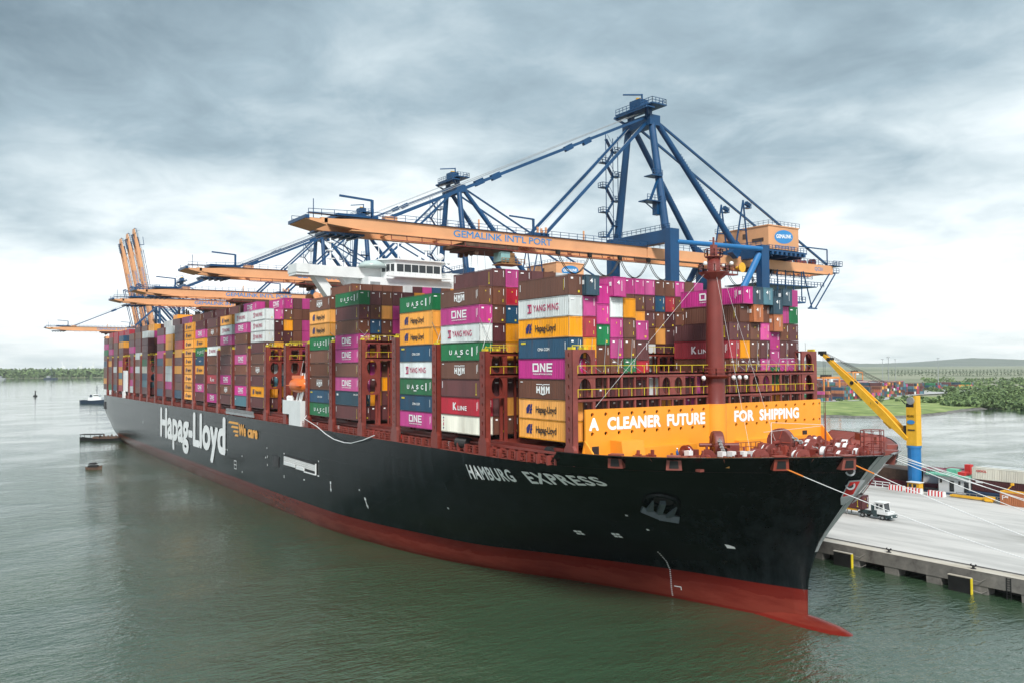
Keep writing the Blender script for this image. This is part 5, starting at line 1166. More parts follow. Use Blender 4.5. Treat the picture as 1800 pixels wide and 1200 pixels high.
    mb.build('boom_lettering', m_btext, boom)
    if num: mb = MB(); put_text(mb, num, lambda u, t: (X + gx + w + .03, 97.0 + 3.6 * u, 60.9 + .95 * t), .012, 1.0, (.002, 0, 0)); mb.build('crane_number', m_btext, c)
    # stays
    for s in (-1, 1):
        xa = X + s * 3.2; xb = X + s * gx
        if not raised:
            seg('outer_stay', m_blue, lambda m: (m.bar((xa, ys - .5, 93.4), (xb, -30.0, 63.2), .45, .5), m.bar((xa, ys - 18, 85.4), (xa, ys - 20, 84.3), .8, 1.2), m.bar((xa, ys - 42, 74.6), (xa, ys - 44, 73.6), .8, 1.2)))
            seg('inner_stay', m_blue, lambda m: m.bar((xa, ys - .3, 92.5), (xb, 6.0, 63.0), .5, .6))
            seg('hoist_rope', m_grey, lambda m: (m.tube((xa - s, ys, 95), (xb - s, -30, 64.0), .035, 4), m.tube((xa - s * 2, ys, 95.2), (xb - s * 2, -30, 64.4), .035, 4), m.tube((xa - s, ys, 93), (xb - s, 7, 63.5), .05, 4)))
        else:
            seg('outer_stay', m_blue, lambda m: (m.bar((xa, ys - .5, 93.4), (xb, 22, 100), .5, .6), m.bar((xb, 22, 100), (xb, 29.5, 66), .5, .5), m.bar((xb, 25.5, 126), (xb, 33, 86), .35, .35)))
            seg('hoist_rope', m_grey, lambda m: m.tube((xa, ys, 95), (xb, 24, 128), .06, 4))
        seg('back_stay', m_blue, lambda m: (m.bar((xa, ys + 1.8, 93.0), (X + s * 3.6, 103.5, 62.8), .42, .5), m.bar((X + s * 3.6, 70, 76.6), (X + s * 3.6, 71.5, 75.9), .8, .9)))
        seg('stay_prop', m_blue, lambda m: (m.bar((X + s * 3.6, 69.0, 77.2), (X + s * 3.4, 70.8, 64.2), .3), m.bar((X + s * 3.6, 69.0, 77.2), (X + s * 3.4, 66.0, 64.2), .3), m.bar((X + s * 3.6, 67.2, 69.6), (X + s * 3.6, 70.2, 69.6), .25), m.box(X + s * 3.6 - .7, X + s * 3.6 + .7, 69.6, 71.4, 75.2, 75.4), m.rail([(X + s * 3.6 + .6, 69.6, 75.4), (X + s * 3.6 + .6, 71.4, 75.4)], 1.2, .9, .04)))
    # machinery house
    hs = seg('machinery_house', m_sand, lambda m: (m.box(X - 8.5, X + 8.6, 72.4, 84.4, 64.6, 70.4), m.box(X - 8.7, X + 8.8, 72.2, 84.6, 70.4, 70.65), m.box(X - 7, X + 7, 78, 84, 70.65, 71.1)))
    mb = MB(); mb.rail([(X - 8.7, 72.2, 70.6), (X + 8.8, 72.2, 70.6), (X + 8.8, 84.6, 70.6)], 1.1, 1.6, .04); mb.box(X - 9.5, X + 10.0, 70.9, 85.9, 63.7, 64.1); mb.rail([(X + 9.9, 71, 64.1), (X + 9.9, 85.9, 64.1)], 1.1, 1.2, .05); mb.rail([(X - 9.5, 70.95, 64.1), (X + 10, 70.95, 64.1)], 1.1, 1.4, .05)
    for k in range(8): mb.box(X + 9.4, X + 10.1, 71.8 + k * 1.8, 72.6 + k * 1.8, 62.9, 63.7)
    for y in (73, 79, 84.6): mb.box(X - 9, X + 9, y, y + .5, 62.6, 63.7)
    mb.build('house_platform', m_blue, hs)
    mb = MB(); mb.quad(*[(X + 8.63, 78.4 + 3.7 * math.cos(2 * math.pi * k / 24) + 0, 67.9 + 1.75 * math.sin(2 * math.pi * k / 24) + .22 * math.cos(2 * math.pi * k / 24)) for k in range(24)]); ov = mb.build('oval_sign', m_btext, hs)
    mb = MB(); put_text(mb, 'GEMALINK', lambda u, t: (X + 8.66, 75.4 + 6.0 * u, 67.4 + .95 * t + .35 * u), .03, 1.0, (.002, 0, 0)); mb.build('sign_lettering', m_wtext, ov)
    mb = MB(); put_text(mb, "GEMALINK INT'L PORT", lambda u, t: (X + 8.63, 74.9 + 8.0 * u, 64.9 + .8 * t), .012, 1.0, (.002, 0, 0)); mb.build('house_lettering', m_btext, hs)
    for x0, z0, w_, h_ in ((X - 6, 67.0, 4.4, 1.0), (X + .5, 67.8, 1.4, 1.3), (X + 3.5, 66.6, 3.6, .9)): mb = MB(); mb.box(x0, x0 + w_, 72.3, 72.39, z0, z0 + h_); mb.build('louvre', m_wood, hs)
    # rear walkways, tail platform and cable loops
    seg('rear_walkway', m_blue, lambda m: (m.rail([(X + gx + w + .1, YH, 62.6), (X + gx + w + .1, 70, 62.6)], 1.2, 2.0, .045), m.rail([(X + gx + w + .1, 86, 62.6), (X + gx + w + .1, 106.5, 62.6)], 1.2, 1.6, .045), m.rail([(X - gx - w, 86, 62.6), (X - gx - w, 106.5, 62.6)], 1.2, 1.6, .045), m.box(X - 5, X + 5, 104.5, 108.5, 62.5, 62.7), m.rail([(X + 5, 104.5, 62.7), (X + 5, 108.5, 62.7), (X - 5, 108.5, 62.7)], 1.2, 1.2, .05), m.box(X - 4.6, X + 4.6, 105.2, 107.5, 60.6, 60.8), m.rail([(X + 4.6, 105, 60.8), (X + 4.6, 107.5, 60.8)], 1.1, 1, .05),
        [m.bar((X + s, 88.5, 62.6), (X + s, 88.5, 67.2), .25) for s in (-4, 4)], m.bar((X + 4, 87, 67.0), (X + 4, 103, 67.0), .3), m.bar((X + 4, 103, 67), (X + 4, 103, 62.6), .25), m.bar((X - 4, 87, 67.0), (X - 4, 103, 67.0), .3)))
    seg('tail_machinery', m_mast, lambda m: [m.tube((X - 2 + s, 93 + 6.5 * (k % 2), 63.5), (X - .6 + s, 93 + 6.5 * (k % 2), 63.5), .9, 12) for k in range(2) for s in (0, 3)])
    seg('under_girder_frame', m_blue, lambda m: (m.box(X - 5.5, X + 5.6, 72, 96, 56.0, 56.25), m.rail([(X + 5.6, 66, 56.2), (X + 5.6, 99, 56.2)], 1.2, 1.4, .06), m.rail([(X + 5.6, 68, 59.2), (X + 5.6, 94, 59.2)], -1.0, 1.8, .06), m.bar((X + 5, 96.0, 50.5), (X + 5, 105, 60.2), .25), m.bar((X + 5, 93.5, 50.5), (X + 5, 102.5, 60.2), .25), m.bar((X + 5, 93, 50.4), (X + 5, 96.5, 50.4), .5, .35), m.bar((X + 5, 94.5, 50.4), (X + 5, 91, 60.2), .25), [m.bar((X + 5.3, 70 + 3.3 * k, 52.2), (X + 5.3, 70 + 3.3 * k, 60), .22) for k in range(7)], m.box(X - 4, X + 5.6, 70, 91, 51.6, 52.0), m.rail([(X + 5.6, 70, 52), (X + 5.6, 91, 52)], 1.2, 1.3, .07), [m.box(X + 3, X + 5, 72 + 4 * k, 73.6 + 4 * k, 52, 54.6) for k in range(4)]))
    def festoon(m):
        ks = [8.5 + 8.7 * k for k in range(9)]
        for a, b in zip(ks, ks[1:]):
            for dx in (-.25, .25): m.path([(X + gx + 1.4 + dx, a + (b - a) * t, 59.3 - 4.2 * 4 * t * (1 - t)) for t in [i / 10 for i in range(11)]], .10, 4)
        for a in ks: m.box(X + gx + 1.1, X + gx + 1.8, a - .4, a + .4, 59.0, 59.9)
        m.box(X + gx + 1.2, X + gx + 1.35, 3, 100, 59.6, 59.75)
    seg('festoon_cable', m_dark, festoon)
    # trolley, cab and headblock
    ty = -5.2 if not raised else 46
    tr = seg('trolley', m_wood, lambda m: (m.box(X - 4.2, X + 4.4, ty - 9, ty + 4, 59.2, 59.9), m.box(X - 3.2, X + 3.6, ty - 8, ty + 3, 58.6, 59.2), [m.tube((X - 3 + k * 2, ty - 5.5, 58.2), (X - 2.6 + k * 2, ty - 5.5, 58.2), .5, 10) for k in range(4)]))
    mb = MB(); mb.box(X + 1.4, X + 4.0, ty + .4, ty + 3.6, 56.3, 56.6); mb.box(X + 1.6, X + 3.8, ty + 2.0, ty + 3.4, 56.6, 58.6); mb.rail([(X + 4.6, ty - .3, 56.2), (X + 4.6, ty + 5.4, 56.2)], 1.1, 1, .06); mb.box(X + 1, X + 4.7, ty - .4, ty + 4.6, 56.1, 56.28); cb = mb.build('operator_cab', m_cab, tr)
    mb = MB(); mb.box(X + 1.5, X + 4.3, ty - .3, ty + 1.9, 56.65, 58.6); mb.build('cab_glazing', paint('cab_glass', (0.22, 0.42, 0.42), .15, .05, 1), cb)
    if not raised:
        hb = thing('spreader', (X + .5, ty - 4.2, 51.2), 'sand coloured spreader with round sheave covers hanging low under crane trolley', 'spreader', 'spreaders under the crane trolleys')
        mb = MB(); mb.box(X - 5.5, X + 6.5, ty - 5.4, ty - 3.0, 51.2, 51.9); mb.build('spreader_frame', m_sand, hb)
        for x in (X - 2.6, X + 3.6):
            for y in (ty - 5.2, ty - 3.4): mb = MB(); mb.tube((x - .25, y, 52.6), (x + .25, y, 52.6), 1.05, 16); mb.tube((x - .35, y, 52.6), (x + .35, y, 52.6), .3, 10); mb.build('sheave_cover', m_sand, hb)
        mb = MB(); [mb.tube((x, y, 52.8), (x * .8 + X * .2, y, 58.6), .05, 4) for x in (X - 2.6, X + 3.6) for y in (ty - 5.2, ty - 3.4)]; mb.build('hoist_rope', m_grey, hb)
        return c, hb
    return c, None
c1, hb1 = sts_crane(-35, False, 'nearest blue and sand ship-to-shore crane with lowered boom over the foremost bays')
LB = ['second blue crane from the bow with lowered boom, apex left of the nearest crane', 'third crane from the bow, boom tip just left of the bridge wing',
      'fourth crane from the bow, lowered boom close beneath the third one', 'farthest crane with its boom lowered, out past the ship\'s stern at left']
for x, lab in zip((-123, -195, -240, -500), LB):
    o = copy_tree(c1); o.location.x = x; o['label'] = lab
    h = copy_tree(hb1); h.location.x = x + .5; h.location.z = 38 if x != -123 else 53; h.location.z = 54.5
    h['label'] = 'sand coloured spreader with round sheave covers under the ' + ({-123: 'second', -195: 'third', -240: 'fourth', -500: 'farthest lowered'}[x]) + ' crane\'s trolley'
for ch in hb1.children: pass
hb1['label'] = 'sand coloured spreader with round sheave covers under the nearest crane\'s trolley'
cr1, _ = sts_crane(-578, True, 'crane with raised boom, right one of the three beyond the stern', num=None)
for x, lab in ((-606, 'crane with raised boom, middle one of the three beyond the stern'), (-636, 'crane with raised boom, left one of the three beyond the stern')):
    o = copy_tree(cr1); o.location.x = x; o['label'] = lab

# ================================================================== QUAY SIDE, right
# yellow pedestal crane on a blue column
pc = thing('pedestal_crane', (-10.9, 109.7, -1), 'yellow jib crane on a tall blue round column at the back of the quay', 'crane')
PX, PY = -10.9, 109.7
mb = MB(); mb.tube((PX, PY, -1), (PX, PY, 14.0), 1.62, 24); mb.tube((PX, PY, 13.7), (PX, PY, 14.3), 1.8, 24); mb.tube((PX + .2, PY - 1.6, 3), (PX + .2, PY - 1.6, 14), .12, 6); mb.tube((PX, PY, 9), (PX, PY, 9.2), 1.7, 24); mb.build('column', m_blue2, pc, recalc=True)
ux = Vector((-.93, 0, 0)).normalized()
mb = MB(); mb.hexa([(PX - 1.4, PY - 1.2, 14.3), (PX + 1.4, PY - 1.2, 14.3), (PX + 1.4, PY + 1.2, 14.3), (PX - 1.4, PY + 1.2, 14.3), (PX - 1.3, PY - 1.2, 24.2), (PX + 1.35, PY - 1.2, 24.2), (PX + 1.35, PY + 1.2, 24.2), (PX - 1.3, PY + 1.2, 24.2)]); mb.box(PX + .7, PX + 1.3, PY - 1.1, PY + 1.1, 24.2, 27.2); mb.build('tower', m_yel, pc)
mb = MB(); mb.box(PX - 1.4, PX + .6, PY - 1.1, PY + 1.1, 24.2, 25.2); mb.bar((PX - 2.6, PY - 1, 26), (PX - 1.6, PY - 1, 25), .2); mb.box(PX - 2.3, PX - 1.6, PY - 1, PY, 17, 19.4); mb.build('winch_deck', m_dark, pc)
mb = MB(); mb.tube((PX, PY - 1.5, 25.9), (PX, PY - 1.15, 25.9), 1.0, 18); mb.build('rope_sheave', m_grey, pc)
mb = MB(); put_text(mb, 'PD/PE', lambda u, t: (PX + -1.0 + 1.8 * u, PY - 1.44 + .012 * 9, 21.6 + .6 * t), .02); mb.v = [(x, PY - 1.30 - .0, z) for x, y, z in mb.v]; mb.quad((PX - .9, PY - 1.33, 18.2), (PX + 1.0, PY - 1.33, 18.2), (PX + 1.0, PY - 1.33, 18.5), (PX - .9, PY - 1.33, 18.5)); mb.build('tower_marking', m_black, pc)
mb = MB(); mb.quad(*[(PX + 1.1 * math.cos(k * math.pi / 8), PY - 1.36, 20.4 + .55 * math.sin(k * math.pi / 8)) for k in range(16)]); mb.build('oval_sign', m_btext, pc)
TIP = Vector((-37.5, PY, 38.4)); FT = Vector((PX - 1.2, PY, 15.9)); dv = (TIP - FT)
def jp(t, up=0): n = Vector((dv.z, 0, -dv.x)).normalized(); n = -n if n.z < 0 else n; return FT + dv * t + n * up
mb = MB()
for s in (-1, 1):
    mb.bar(jp(0) + Vector((0, s * 1.3, 0)), jp(.25) + Vector((0, s * 1.0, 0)), .5, .9, h2=2.1); mb.bar(jp(.25) + Vector((0, s * 1.0, 0)), jp(.62) + Vector((0, s * .75, 0)), .4, 2.1, h2=1.9); mb.bar(jp(.62) + Vector((0, s * .75, 0)), jp(1) + Vector((0, s * .45, 0)), .35, 1.9, h2=.7)
mb.bar(jp(.1), jp(.97), 1.3, .5); mb.bar(jp(.16, -1.3), jp(.24, -1.3), .9, .8)
jb = mb.build('jib', m_yel, pc)
mb = MB(); mb.tube(jp(1) + Vector((0, -.8, 0)), jp(1) + Vector((0, .8, 0)), .6, 12); mb.box(TIP.x - 1.2, TIP.x + .6, PY - .7, PY + .7, TIP.z - .1, TIP.z + .8)
for t in (.92, .63, .39): q = jp(t, .3); mb.tube(q + Vector((0, -1.1, 0)), q + Vector((0, 1.1, 0)), .55, 10)
mb.build('jib_roller', m_dark, jb)
mb = MB()
for s in (-.5, .5): mb.tube(jp(.99, .6) + Vector((0, s, 0)), (PX + 1.0, PY + s, 26.6), .06, 4); mb.tube(jp(.99, .4) + Vector((0, s, 0)), (PX, PY + s, 25.8), .05, 4)
mb.build('luffing_rope', m_dark, pc)
mb = MB(); mb.tube(jp(.99) + Vector((.3, 0, -.5)), (TIP.x + .3, PY, 8), .05, 4); mb.tube(jp(.99) + Vector((-.3, 0, -.5)), (TIP.x - .3, PY, 8), .05, 4); mb.box(TIP.x - .4, TIP.x + .4, PY - .4, PY + .4, 7, 8.2); mb.build('hook_rope', m_dark, pc)
# hut at its foot
hu = thing('control_hut', (-6.6, 106.6, QZ), 'small yellow hut with white roof at the foot of the blue column', 'hut')
mb = MB(); mb.box(-8.4, -5.4, 103.3 + 1.9, 104.9, QZ, QZ + 2.3) if False else mb.box(-9.0, -6.0, 103.0, 104.9, QZ, QZ + 2.2); mb.build('hut_wall', m_yel, hu); mb = MB(); mb.box(-9.2, -5.8, 102.8, 105.1, QZ + 2.2, QZ + 2.35); mb.build('hut_roof', m_white, hu)
for x in (-8.7, -7.5): mb = MB(); mb.box(x, x + .8, 102.94, 102.99, QZ + .9, QZ + 1.9); mb.build('hut_window', m_glass, hu)
# striped concrete barriers
for i, (x, y, rz, lab) in enumerate(((-11.2, 102.0, 0, 'leftmost of the three red and white striped barriers on the quay'), (-6.2, 101.2, 0, 'middle one of the three red and white striped barriers on the quay'), (-.2, 100.6, 0, 'rightmost of the three red and white striped barriers, near the gangway'))):
    t = thing('striped_barrier', (x, y, QZ), lab, 'barrier', 'striped barriers along the back of the quay')
    mb = MB(); mb.prism([(y - .7, QZ), (y + .7, QZ), (y + .35, QZ + 1.25), (y - .35, QZ + 1.25)], x - 2.0, x + 2.0, 'x'); mb.build('barrier_block', m_white, t)
    mb = MB()
    for k in range(5):
        a = x - 1.8 + k * .8; e = .012
        mb.quad((a, y - .7 - e, QZ), (a + .36, y - .7 - e, QZ), (a + .20, y - .35 - e, QZ + 1.25), (a - .16, y - .35 - e, QZ + 1.25)); mb.quad((a - .16, y - .35, QZ + 1.262), (a + .20, y - .35, QZ + 1.262), (a + .20, y + .35, QZ + 1.262), (a - .16, y + .35, QZ + 1.262))
    mb.build('red_stripe', m_redp, t)
# terminal tractor with trailer and box
tt = thing('terminal_tractor', (7.5, 62.3, QZ), 'white cab terminal tractor with dark chassis pulling a container trailer on the quay', 'tractor')
def wheelset(par, x, y0, r, wdt, nm='wheel'):
    mb = MB(); mb.lathe([(r * .55, 0), (r * .95, .02), (r, .08), (r, wdt - .08), (r * .95, wdt - .02), (r * .55, wdt)], (x, y0, QZ + r), 'y', 18); w = mb.build(nm, m_dark, par); mb = MB(); mb.tube((x, y0 - .02, QZ + r), (x, y0 + .1, QZ + r), r * .5, 12); mb.tube((x, y0 + wdt - .1, QZ + r), (x, y0 + wdt + .02, QZ + r), r * .5, 12); mb.build('rim', m_grey, w)
m_chas = paint('tractor_chassis', (0.035, 0.06, 0.065), .5, .1, 1)
mb = MB(); mb.box(4.2, 11.2, 61.6, 62.9, QZ + .7, QZ + 1.1); mb.box(10.6, 11.9, 61.1, 63.5, QZ + .55, QZ + 1.15); mb.box(8.0, 8.9, 60.95, 63.6, QZ + .55, QZ + 1.9); mb.box(7.6, 8.1, 61.0, 63.5, QZ + 1.1, QZ + 2.9); mb.box(4.6, 6.8, 61.7, 62.8, QZ + 1.1, QZ + 1.4); mb.build('chassis', m_chas, tt)
mb = MB(); mb.box(8.9, 11.3, 61.0, 63.5, QZ + 1.15, QZ + 1.75); mb.prism([(8.3, QZ + 1.75), (10.6, QZ + 1.75), (10.3, QZ + 3.45), (8.4, QZ + 3.45)], 61.05, 61.2, 'y'); mb.prism([(8.3, QZ + 1.75), (10.6, QZ + 1.75), (10.3, QZ + 3.45), (8.4, QZ + 3.45)], 63.0, 63.15, 'y'); mb.box(8.25, 10.5, 60.95, 63.25, QZ + 3.45, QZ + 3.62); mb.box(8.3, 8.45, 61.2, 63.0, QZ + 1.75, QZ + 3.45); cab = mb.build('cab', m_white, tt)
mb = MB(); mb.box(8.7, 9.3, 61.0, 61.04, QZ + 2.3, QZ + 3.25); mb.box(9.5, 10.2, 61.0, 61.04, QZ + 2.3, QZ + 3.2); mb.quad((10.62, 61.2, QZ + 1.8), (10.62, 63, QZ + 1.8), (10.36, 63, QZ + 3.4), (10.36, 61.2, QZ + 3.4)); mb.build('cab_window', m_glass, cab)
mb = MB(); mb.box(11.9, 11.94, 61.3, 61.6, QZ + .8, QZ + 1.0); mb.build('headlight', m_white, tt); mb = MB(); mb.box(11.9, 11.94, 63.0, 63.3, QZ + .8, QZ + 1.0); mb.build('headlight', m_white, tt)
for x in (5.6, 10.1):
    for y in (61.0, 63.1): wheelset(tt, x, y, .52, .42)
tl = thing('container_trailer', (-2.5, 62.3, QZ), 'orange railed yard trailer carrying a dark red container behind the tractor', 'trailer')
mb = MB(); mb.box(-8.6, 4.3, 61.2, 61.5, QZ + 1.15, QZ + 1.55); mb.box(-8.6, 4.3, 63.1, 63.4, QZ + 1.15, QZ + 1.55); [mb.box(-8.4 + 2 * k, -8.1 + 2 * k, 61.5, 63.1, QZ + 1.2, QZ + 1.5) for k in range(7)]; mb.build('trailer_frame', m_lifeb if False else m_yel, tl)
for x in (-6.8, -5.5):
    for y in (61.0, 63.1): wheelset(tl, x, y, .5, .42)
mb = MB(); [mb.box(1.6, 1.8, y, y + .15, QZ + .1, QZ + 1.15) for y in (61.5, 63.0)]; mb.build('landing_leg', m_grey, tl)
q = dict(c='K', L=12.19, n=1, r=1, i=1, logo='P', x=-.6, y=62.3, z=QZ + 1.56); make_container(q, 'dark red container riding on the yard trailer behind the white tractor', 'containers standing on the quay')
# containers set down at the right edge of the quay
q = dict(c='A', L=12.19, n=1, r=0, i=1, logo='x', x=20.8, y=101.2, z=QZ); q['logo'] = 'A'; oc = make_container(q, 'rusty orange container with white lettering at the right edge of the quay', 'containers standing on the quay'); oc.children[1].data = None if False else oc.children[1].data
mb = MB(); put_text(mb, 'CAI', lambda u, t: (15.2 + 1.3 * u, 99.94, QZ + 1.7 + .5 * t), .04); mb.build('code_lettering', m_wtext, oc)
fr = thing('yellow_spreader', (19, 101.2, QZ + 2.9), 'yellow lifting frame resting on top of the rusty orange container', 'spreader')
mb = MB(); mb.box(14.7, 26.8, 100.2, 100.5, QZ + 2.84, QZ + 3.2); mb.box(14.7, 26.8, 101.9, 102.2, QZ + 2.84, QZ + 3.2); [mb.box(14.7 + k * 2.9, 15.0 + k * 2.9, 100.5, 101.9, QZ + 2.84, QZ + 3.15) for k in range(5)]; mb.bar((15.6, 101, QZ + 3.1), (17, 101, QZ + 4.6), .2); mb.box(16.7, 17.3, 100.8, 101.2, QZ + 4.5, QZ + 5.0); mb.build('lifting_frame', m_yel, fr)
fr = thing('ground_spreader', (8, 101.6, QZ), 'long yellow spreader beam lying on the quay left of the rusty orange container', 'spreader')
mb = MB(); mb.box(2.5, 12.6, 101.5, 101.9, QZ + .25, QZ + .7); mb.box(2.5, 12.6, 102.4, 102.8, QZ + .25, QZ + .7); [mb.box(2.5 + k * 2.4, 2.8 + k * 2.4, 101.9, 102.4, QZ + .2, QZ + .6) for k in range(5)]; mb.box(10.6, 12.2, 101.1, 103.2, QZ + .2, QZ + 1.1); mb.tube((11, 101, QZ + .3), (12.6, 101, QZ + .3), .28, 8); mb.build('beam_frame', m_yel, fr)
# river barge behind the quay with boxes on it
bg = thing('container_barge', (14, 116, 0), 'dark blue river barge with white deckhouse and mint green roof behind the quay', 'barge')
mb = MB(); mb.prism([(-8, .4), (-6, -.8), (46, -.8), (46, 4.45), (3.6, 4.45), (3.4, 3.2), (-8, 3.4)], 107.2, 121, 'y'); mb.build('barge_hull', paint('barge_hull_blue', (0.02, 0.055, 0.12), .5, .15, .4), bg)
mb = MB(); mb.box(-4.4, 3.3, 109.2, 118.5, 3.3, 7.4); dh = mb.build('deckhouse', m_white, bg)
mb = MB(); mb.box(-7.2, 3.6, 108.3, 120, 7.4, 7.75); mb.rail([(-7, 108.5, 7.75), (-4, 108.5, 7.75)], .9, 1, .05); mb.build('deckhouse_roof', m_green, dh)
for x, z0, z1, w_ in ((-4.0, 5.6, 6.6, .5), (-1.6, 3.7, 6.3, 1.1), (.6, 5.5, 6.4, .5), (2.0, 3.7, 6.3, 1.1)): mb = MB(); mb.box(x, x + w_, 109.12, 109.19, z0, z1); mb.build('doorway' if w_ > 1 else 'window', m_glass, dh)
mb = MB(); mb.box(-3.0, -.6, 110.5, 113, 7.8, 9.0); mb.build('roof_tank', m_green, dh); mb = MB(); mb.box(.3, 2.0, 109.5, 112, 7.8, 8.6); mb.box(.2, 1.6, 113, 114.5, 7.8, 10.2); mb.build('roof_locker', m_redp, dh)
mb = MB()
for k in range(9): mb.lathe([(.25, -.2), (.55, -.12), (.55, .12), (.25, .2)], (-7.6 + k * .8, 107.0, 2.6 + .25 * (k % 2)), 'y', 12)
mb.build('tyre_fender', m_dark, bg)
mb = MB(); mb.tube((-8, 109, 3), (-8, 109, 5), .1); mb.box(-8, -4.6, 108, 118, 3.4, 3.8); mb.build('bow_gear', m_dark, bg)
for i, (c, x, y, z, lab) in enumerate((('C', 9.9, 110.6, 7.35, 'pale grey container with red lettering, top near left one on the barge'), ('K', 9.9, 110.6, 4.5, 'dark brown container under the pale grey one on the barge'), ('C', 22.3, 110.6, 7.35, 'pale grey container right of the lettered one on the barge'), ('K', 22.3, 110.6, 4.5, 'dark brown container lower right on the barge'),
                                  ('W', 10.1, 113.2, 7.35, 'white roofed container in the second row on the barge'), ('W', 10.3, 115.8, 7.35, 'white roofed container in the third row on the barge'), ('W', 22.6, 114.6, 7.35, 'white roofed container far right on the barge'))):
    q = dict(c=c, L=12.19, n=1, r=i, i=1, logo='x', x=x, y=y, z=z); o = make_container(q, lab, 'containers loaded on the river barge')
    if i == 0:
        mb = MB(); put_text(mb, 'OOCL', lambda u, t: (4.9 + 2.4 * u, 109.34, 9.15 + .48 * t), .04); mb.build('red_lettering', m_redp, o)
    if i == 1: mb = MB(); mb.box(4.7, 6.4, 109.33, 109.35, 6.5, 6.9); mb.build('white_mark', m_wtext, o)
CM['C']
# red cargo barge moored left of the blue column
rbg = thing('red_barge', (-16, 117, 0), 'maroon cargo barge moored behind the quay under the blue column', 'barge')
m_marb = paint('barge_maroon', (0.17, 0.018, 0.035), .5, .15, .3)
mb = MB(); mb.prism([(-34, 3.6), (-30, -.6), (-2, -.6), (3.4, 6.6), (.5, 5.6), (-8, 4.6), (-30, 4.4)], 111, 121, 'y'); mb.build('barge_hull', m_marb, rbg)
mb = MB(); mb.prism([(-27, 4.6), (-10.5, 4.6), (-11.5, 7.3), (-23, 7.6)], 112, 120, 'y'); mb.build('hatch_cover', m_wood, rbg)
mb = MB(); mb.box(-10.5, -5, 113, 119, 4.6, 7.6); mb.build('wheelhouse', m_white, rbg); mb = MB(); mb.box(-12.2, -2.8, 112, 120, 7.7, 7.95); mb.box(-4.6, -.6, 112, 116, 8.7, 8.9); mb.tube((-3, 113, 4), (-3, 113, 8.8), .15); mb.tube((0, 114, 5), (0, 114, 7.6), .2); mb.build('canopy', m_marb, rbg)
mb = MB(); [mb.lathe([(.2, -.2), (.5, -.1), (.5, .1), (.2, .2)], (1.0 + .4 * k, 110.8, 4.2 + .5 * k), 'y', 10) for k in range(4)]; mb.build('tyre_fender', m_dark, rbg)
# ---- mooring lines from the bow to bollards further along the quay
for i, (p, e, lab, orange) in enumerate((((42.3, -12.6, 22.9), (74.5, 34.9, 3.9), 'orange tailed mooring line from the second fairlead from the stem', 1), ((46.7, -4.4, 23.1), (83.8, 34.9, 3.9), 'orange tailed mooring line from the fairlead nearest the stem', 1),
        ((47.6, 4.0, 23.1), (97.9, 34.9, 3.9), 'thin white mooring line leaving the port bow, lowest of the fan', 0), ((46.6, 5.2, 23.2), (125, 34.9, 3.9), 'white mooring line from the port bow running far along the quay', 0),
        ((45.6, 6.5, 23.3), (139, 34.9, 3.9), 'white mooring line from the port bow, uppermost of the fan', 0), ((44.4, 9.6, 23.1), (111.0, 34.9, 3.9), 'white mooring line from the port bow, second from the top', 0))):
    t = thing('mooring_line', p, lab, 'rope', 'mooring lines from the bow')
    p = Vector(p); e = Vector(e); pts = [p.lerp(e, k / 20) - Vector((0, 0, 1.6 * 4 * (k / 20) * (1 - k / 20))) for k in range(21)]
    mb = MB(); mb.path(pts[1:] if orange else pts, .05, 5); mb.build('rope', m_rope, t)
    if orange: mb = MB(); mb.path(pts[:2], .10, 6); mb.build('rope_tail', m_ropeo, t)
for x in (74.5, 83.8, 97.9, 111, 125, 139): pass

# ================================================================== FAR BANK: yard, light masts, yard cranes
mb = MB(); mb.quad((-345, 545, 2.3), (-330, 612, 2.3), (-380, 760, 2.3), (-400, 1000, 2.3), (-1300, 1800, 2.3), (-1600, 1400, 2.3), (-700, 560, 2.3)); mb.build('yard_paving', m_yard, kind='structure')
ry = random.Random(9); mb = MB(); keys = list('BPKOMTNSGRAW'); wts = [6, 6, 5, 3, 3, 4, 4, 4, 2, 2, 2, 1]
def yard_block(x, y, nx, ny, nz):
    for i in range(nx):
        for j in range(ny):
            h = max(1, nz - ry.choice((0, 0, 0, 1, 2))) if nz > 1 else 1
            for k in range(h):
                mb.mi = ry.choices(range(12), wts)[0]; a, b = x - i * 13.0, y + j * 2.75; mb.box(a - 12.2, a, b, b + 2.44, 2.35 + k * 2.9, 2.35 + k * 2.9 + 2.8)
for b in ((-352, 552, 3, 6, 3), (-356, 590, 3, 7, 4), (-350, 622, 5, 9, 4), (-366, 668, 5, 10, 5), (-385, 715, 5, 12, 5), (-392, 770, 4, 8, 4), (-430, 560, 6, 10, 5), (-450, 610, 6, 12, 5), (-470, 690, 6, 12, 5), (-500, 780, 6, 14, 4), (-480, 880, 4, 10, 4), (-455, 925, 3, 8, 3), (-440, 980, 3, 6, 3), (-560, 900, 6, 14, 4), (-640, 700, 8, 12, 5), (-640, 1000, 8, 16, 3), (-780, 900, 8, 14, 4), (-900, 1200, 8, 16, 3)): yard_block(*b)
yb = mb.build('yard_containers', [CM[k] for k in keys]); tag(yb, 'distant stacks of mixed colour containers in the yard across the river', None, None, 'stuff')
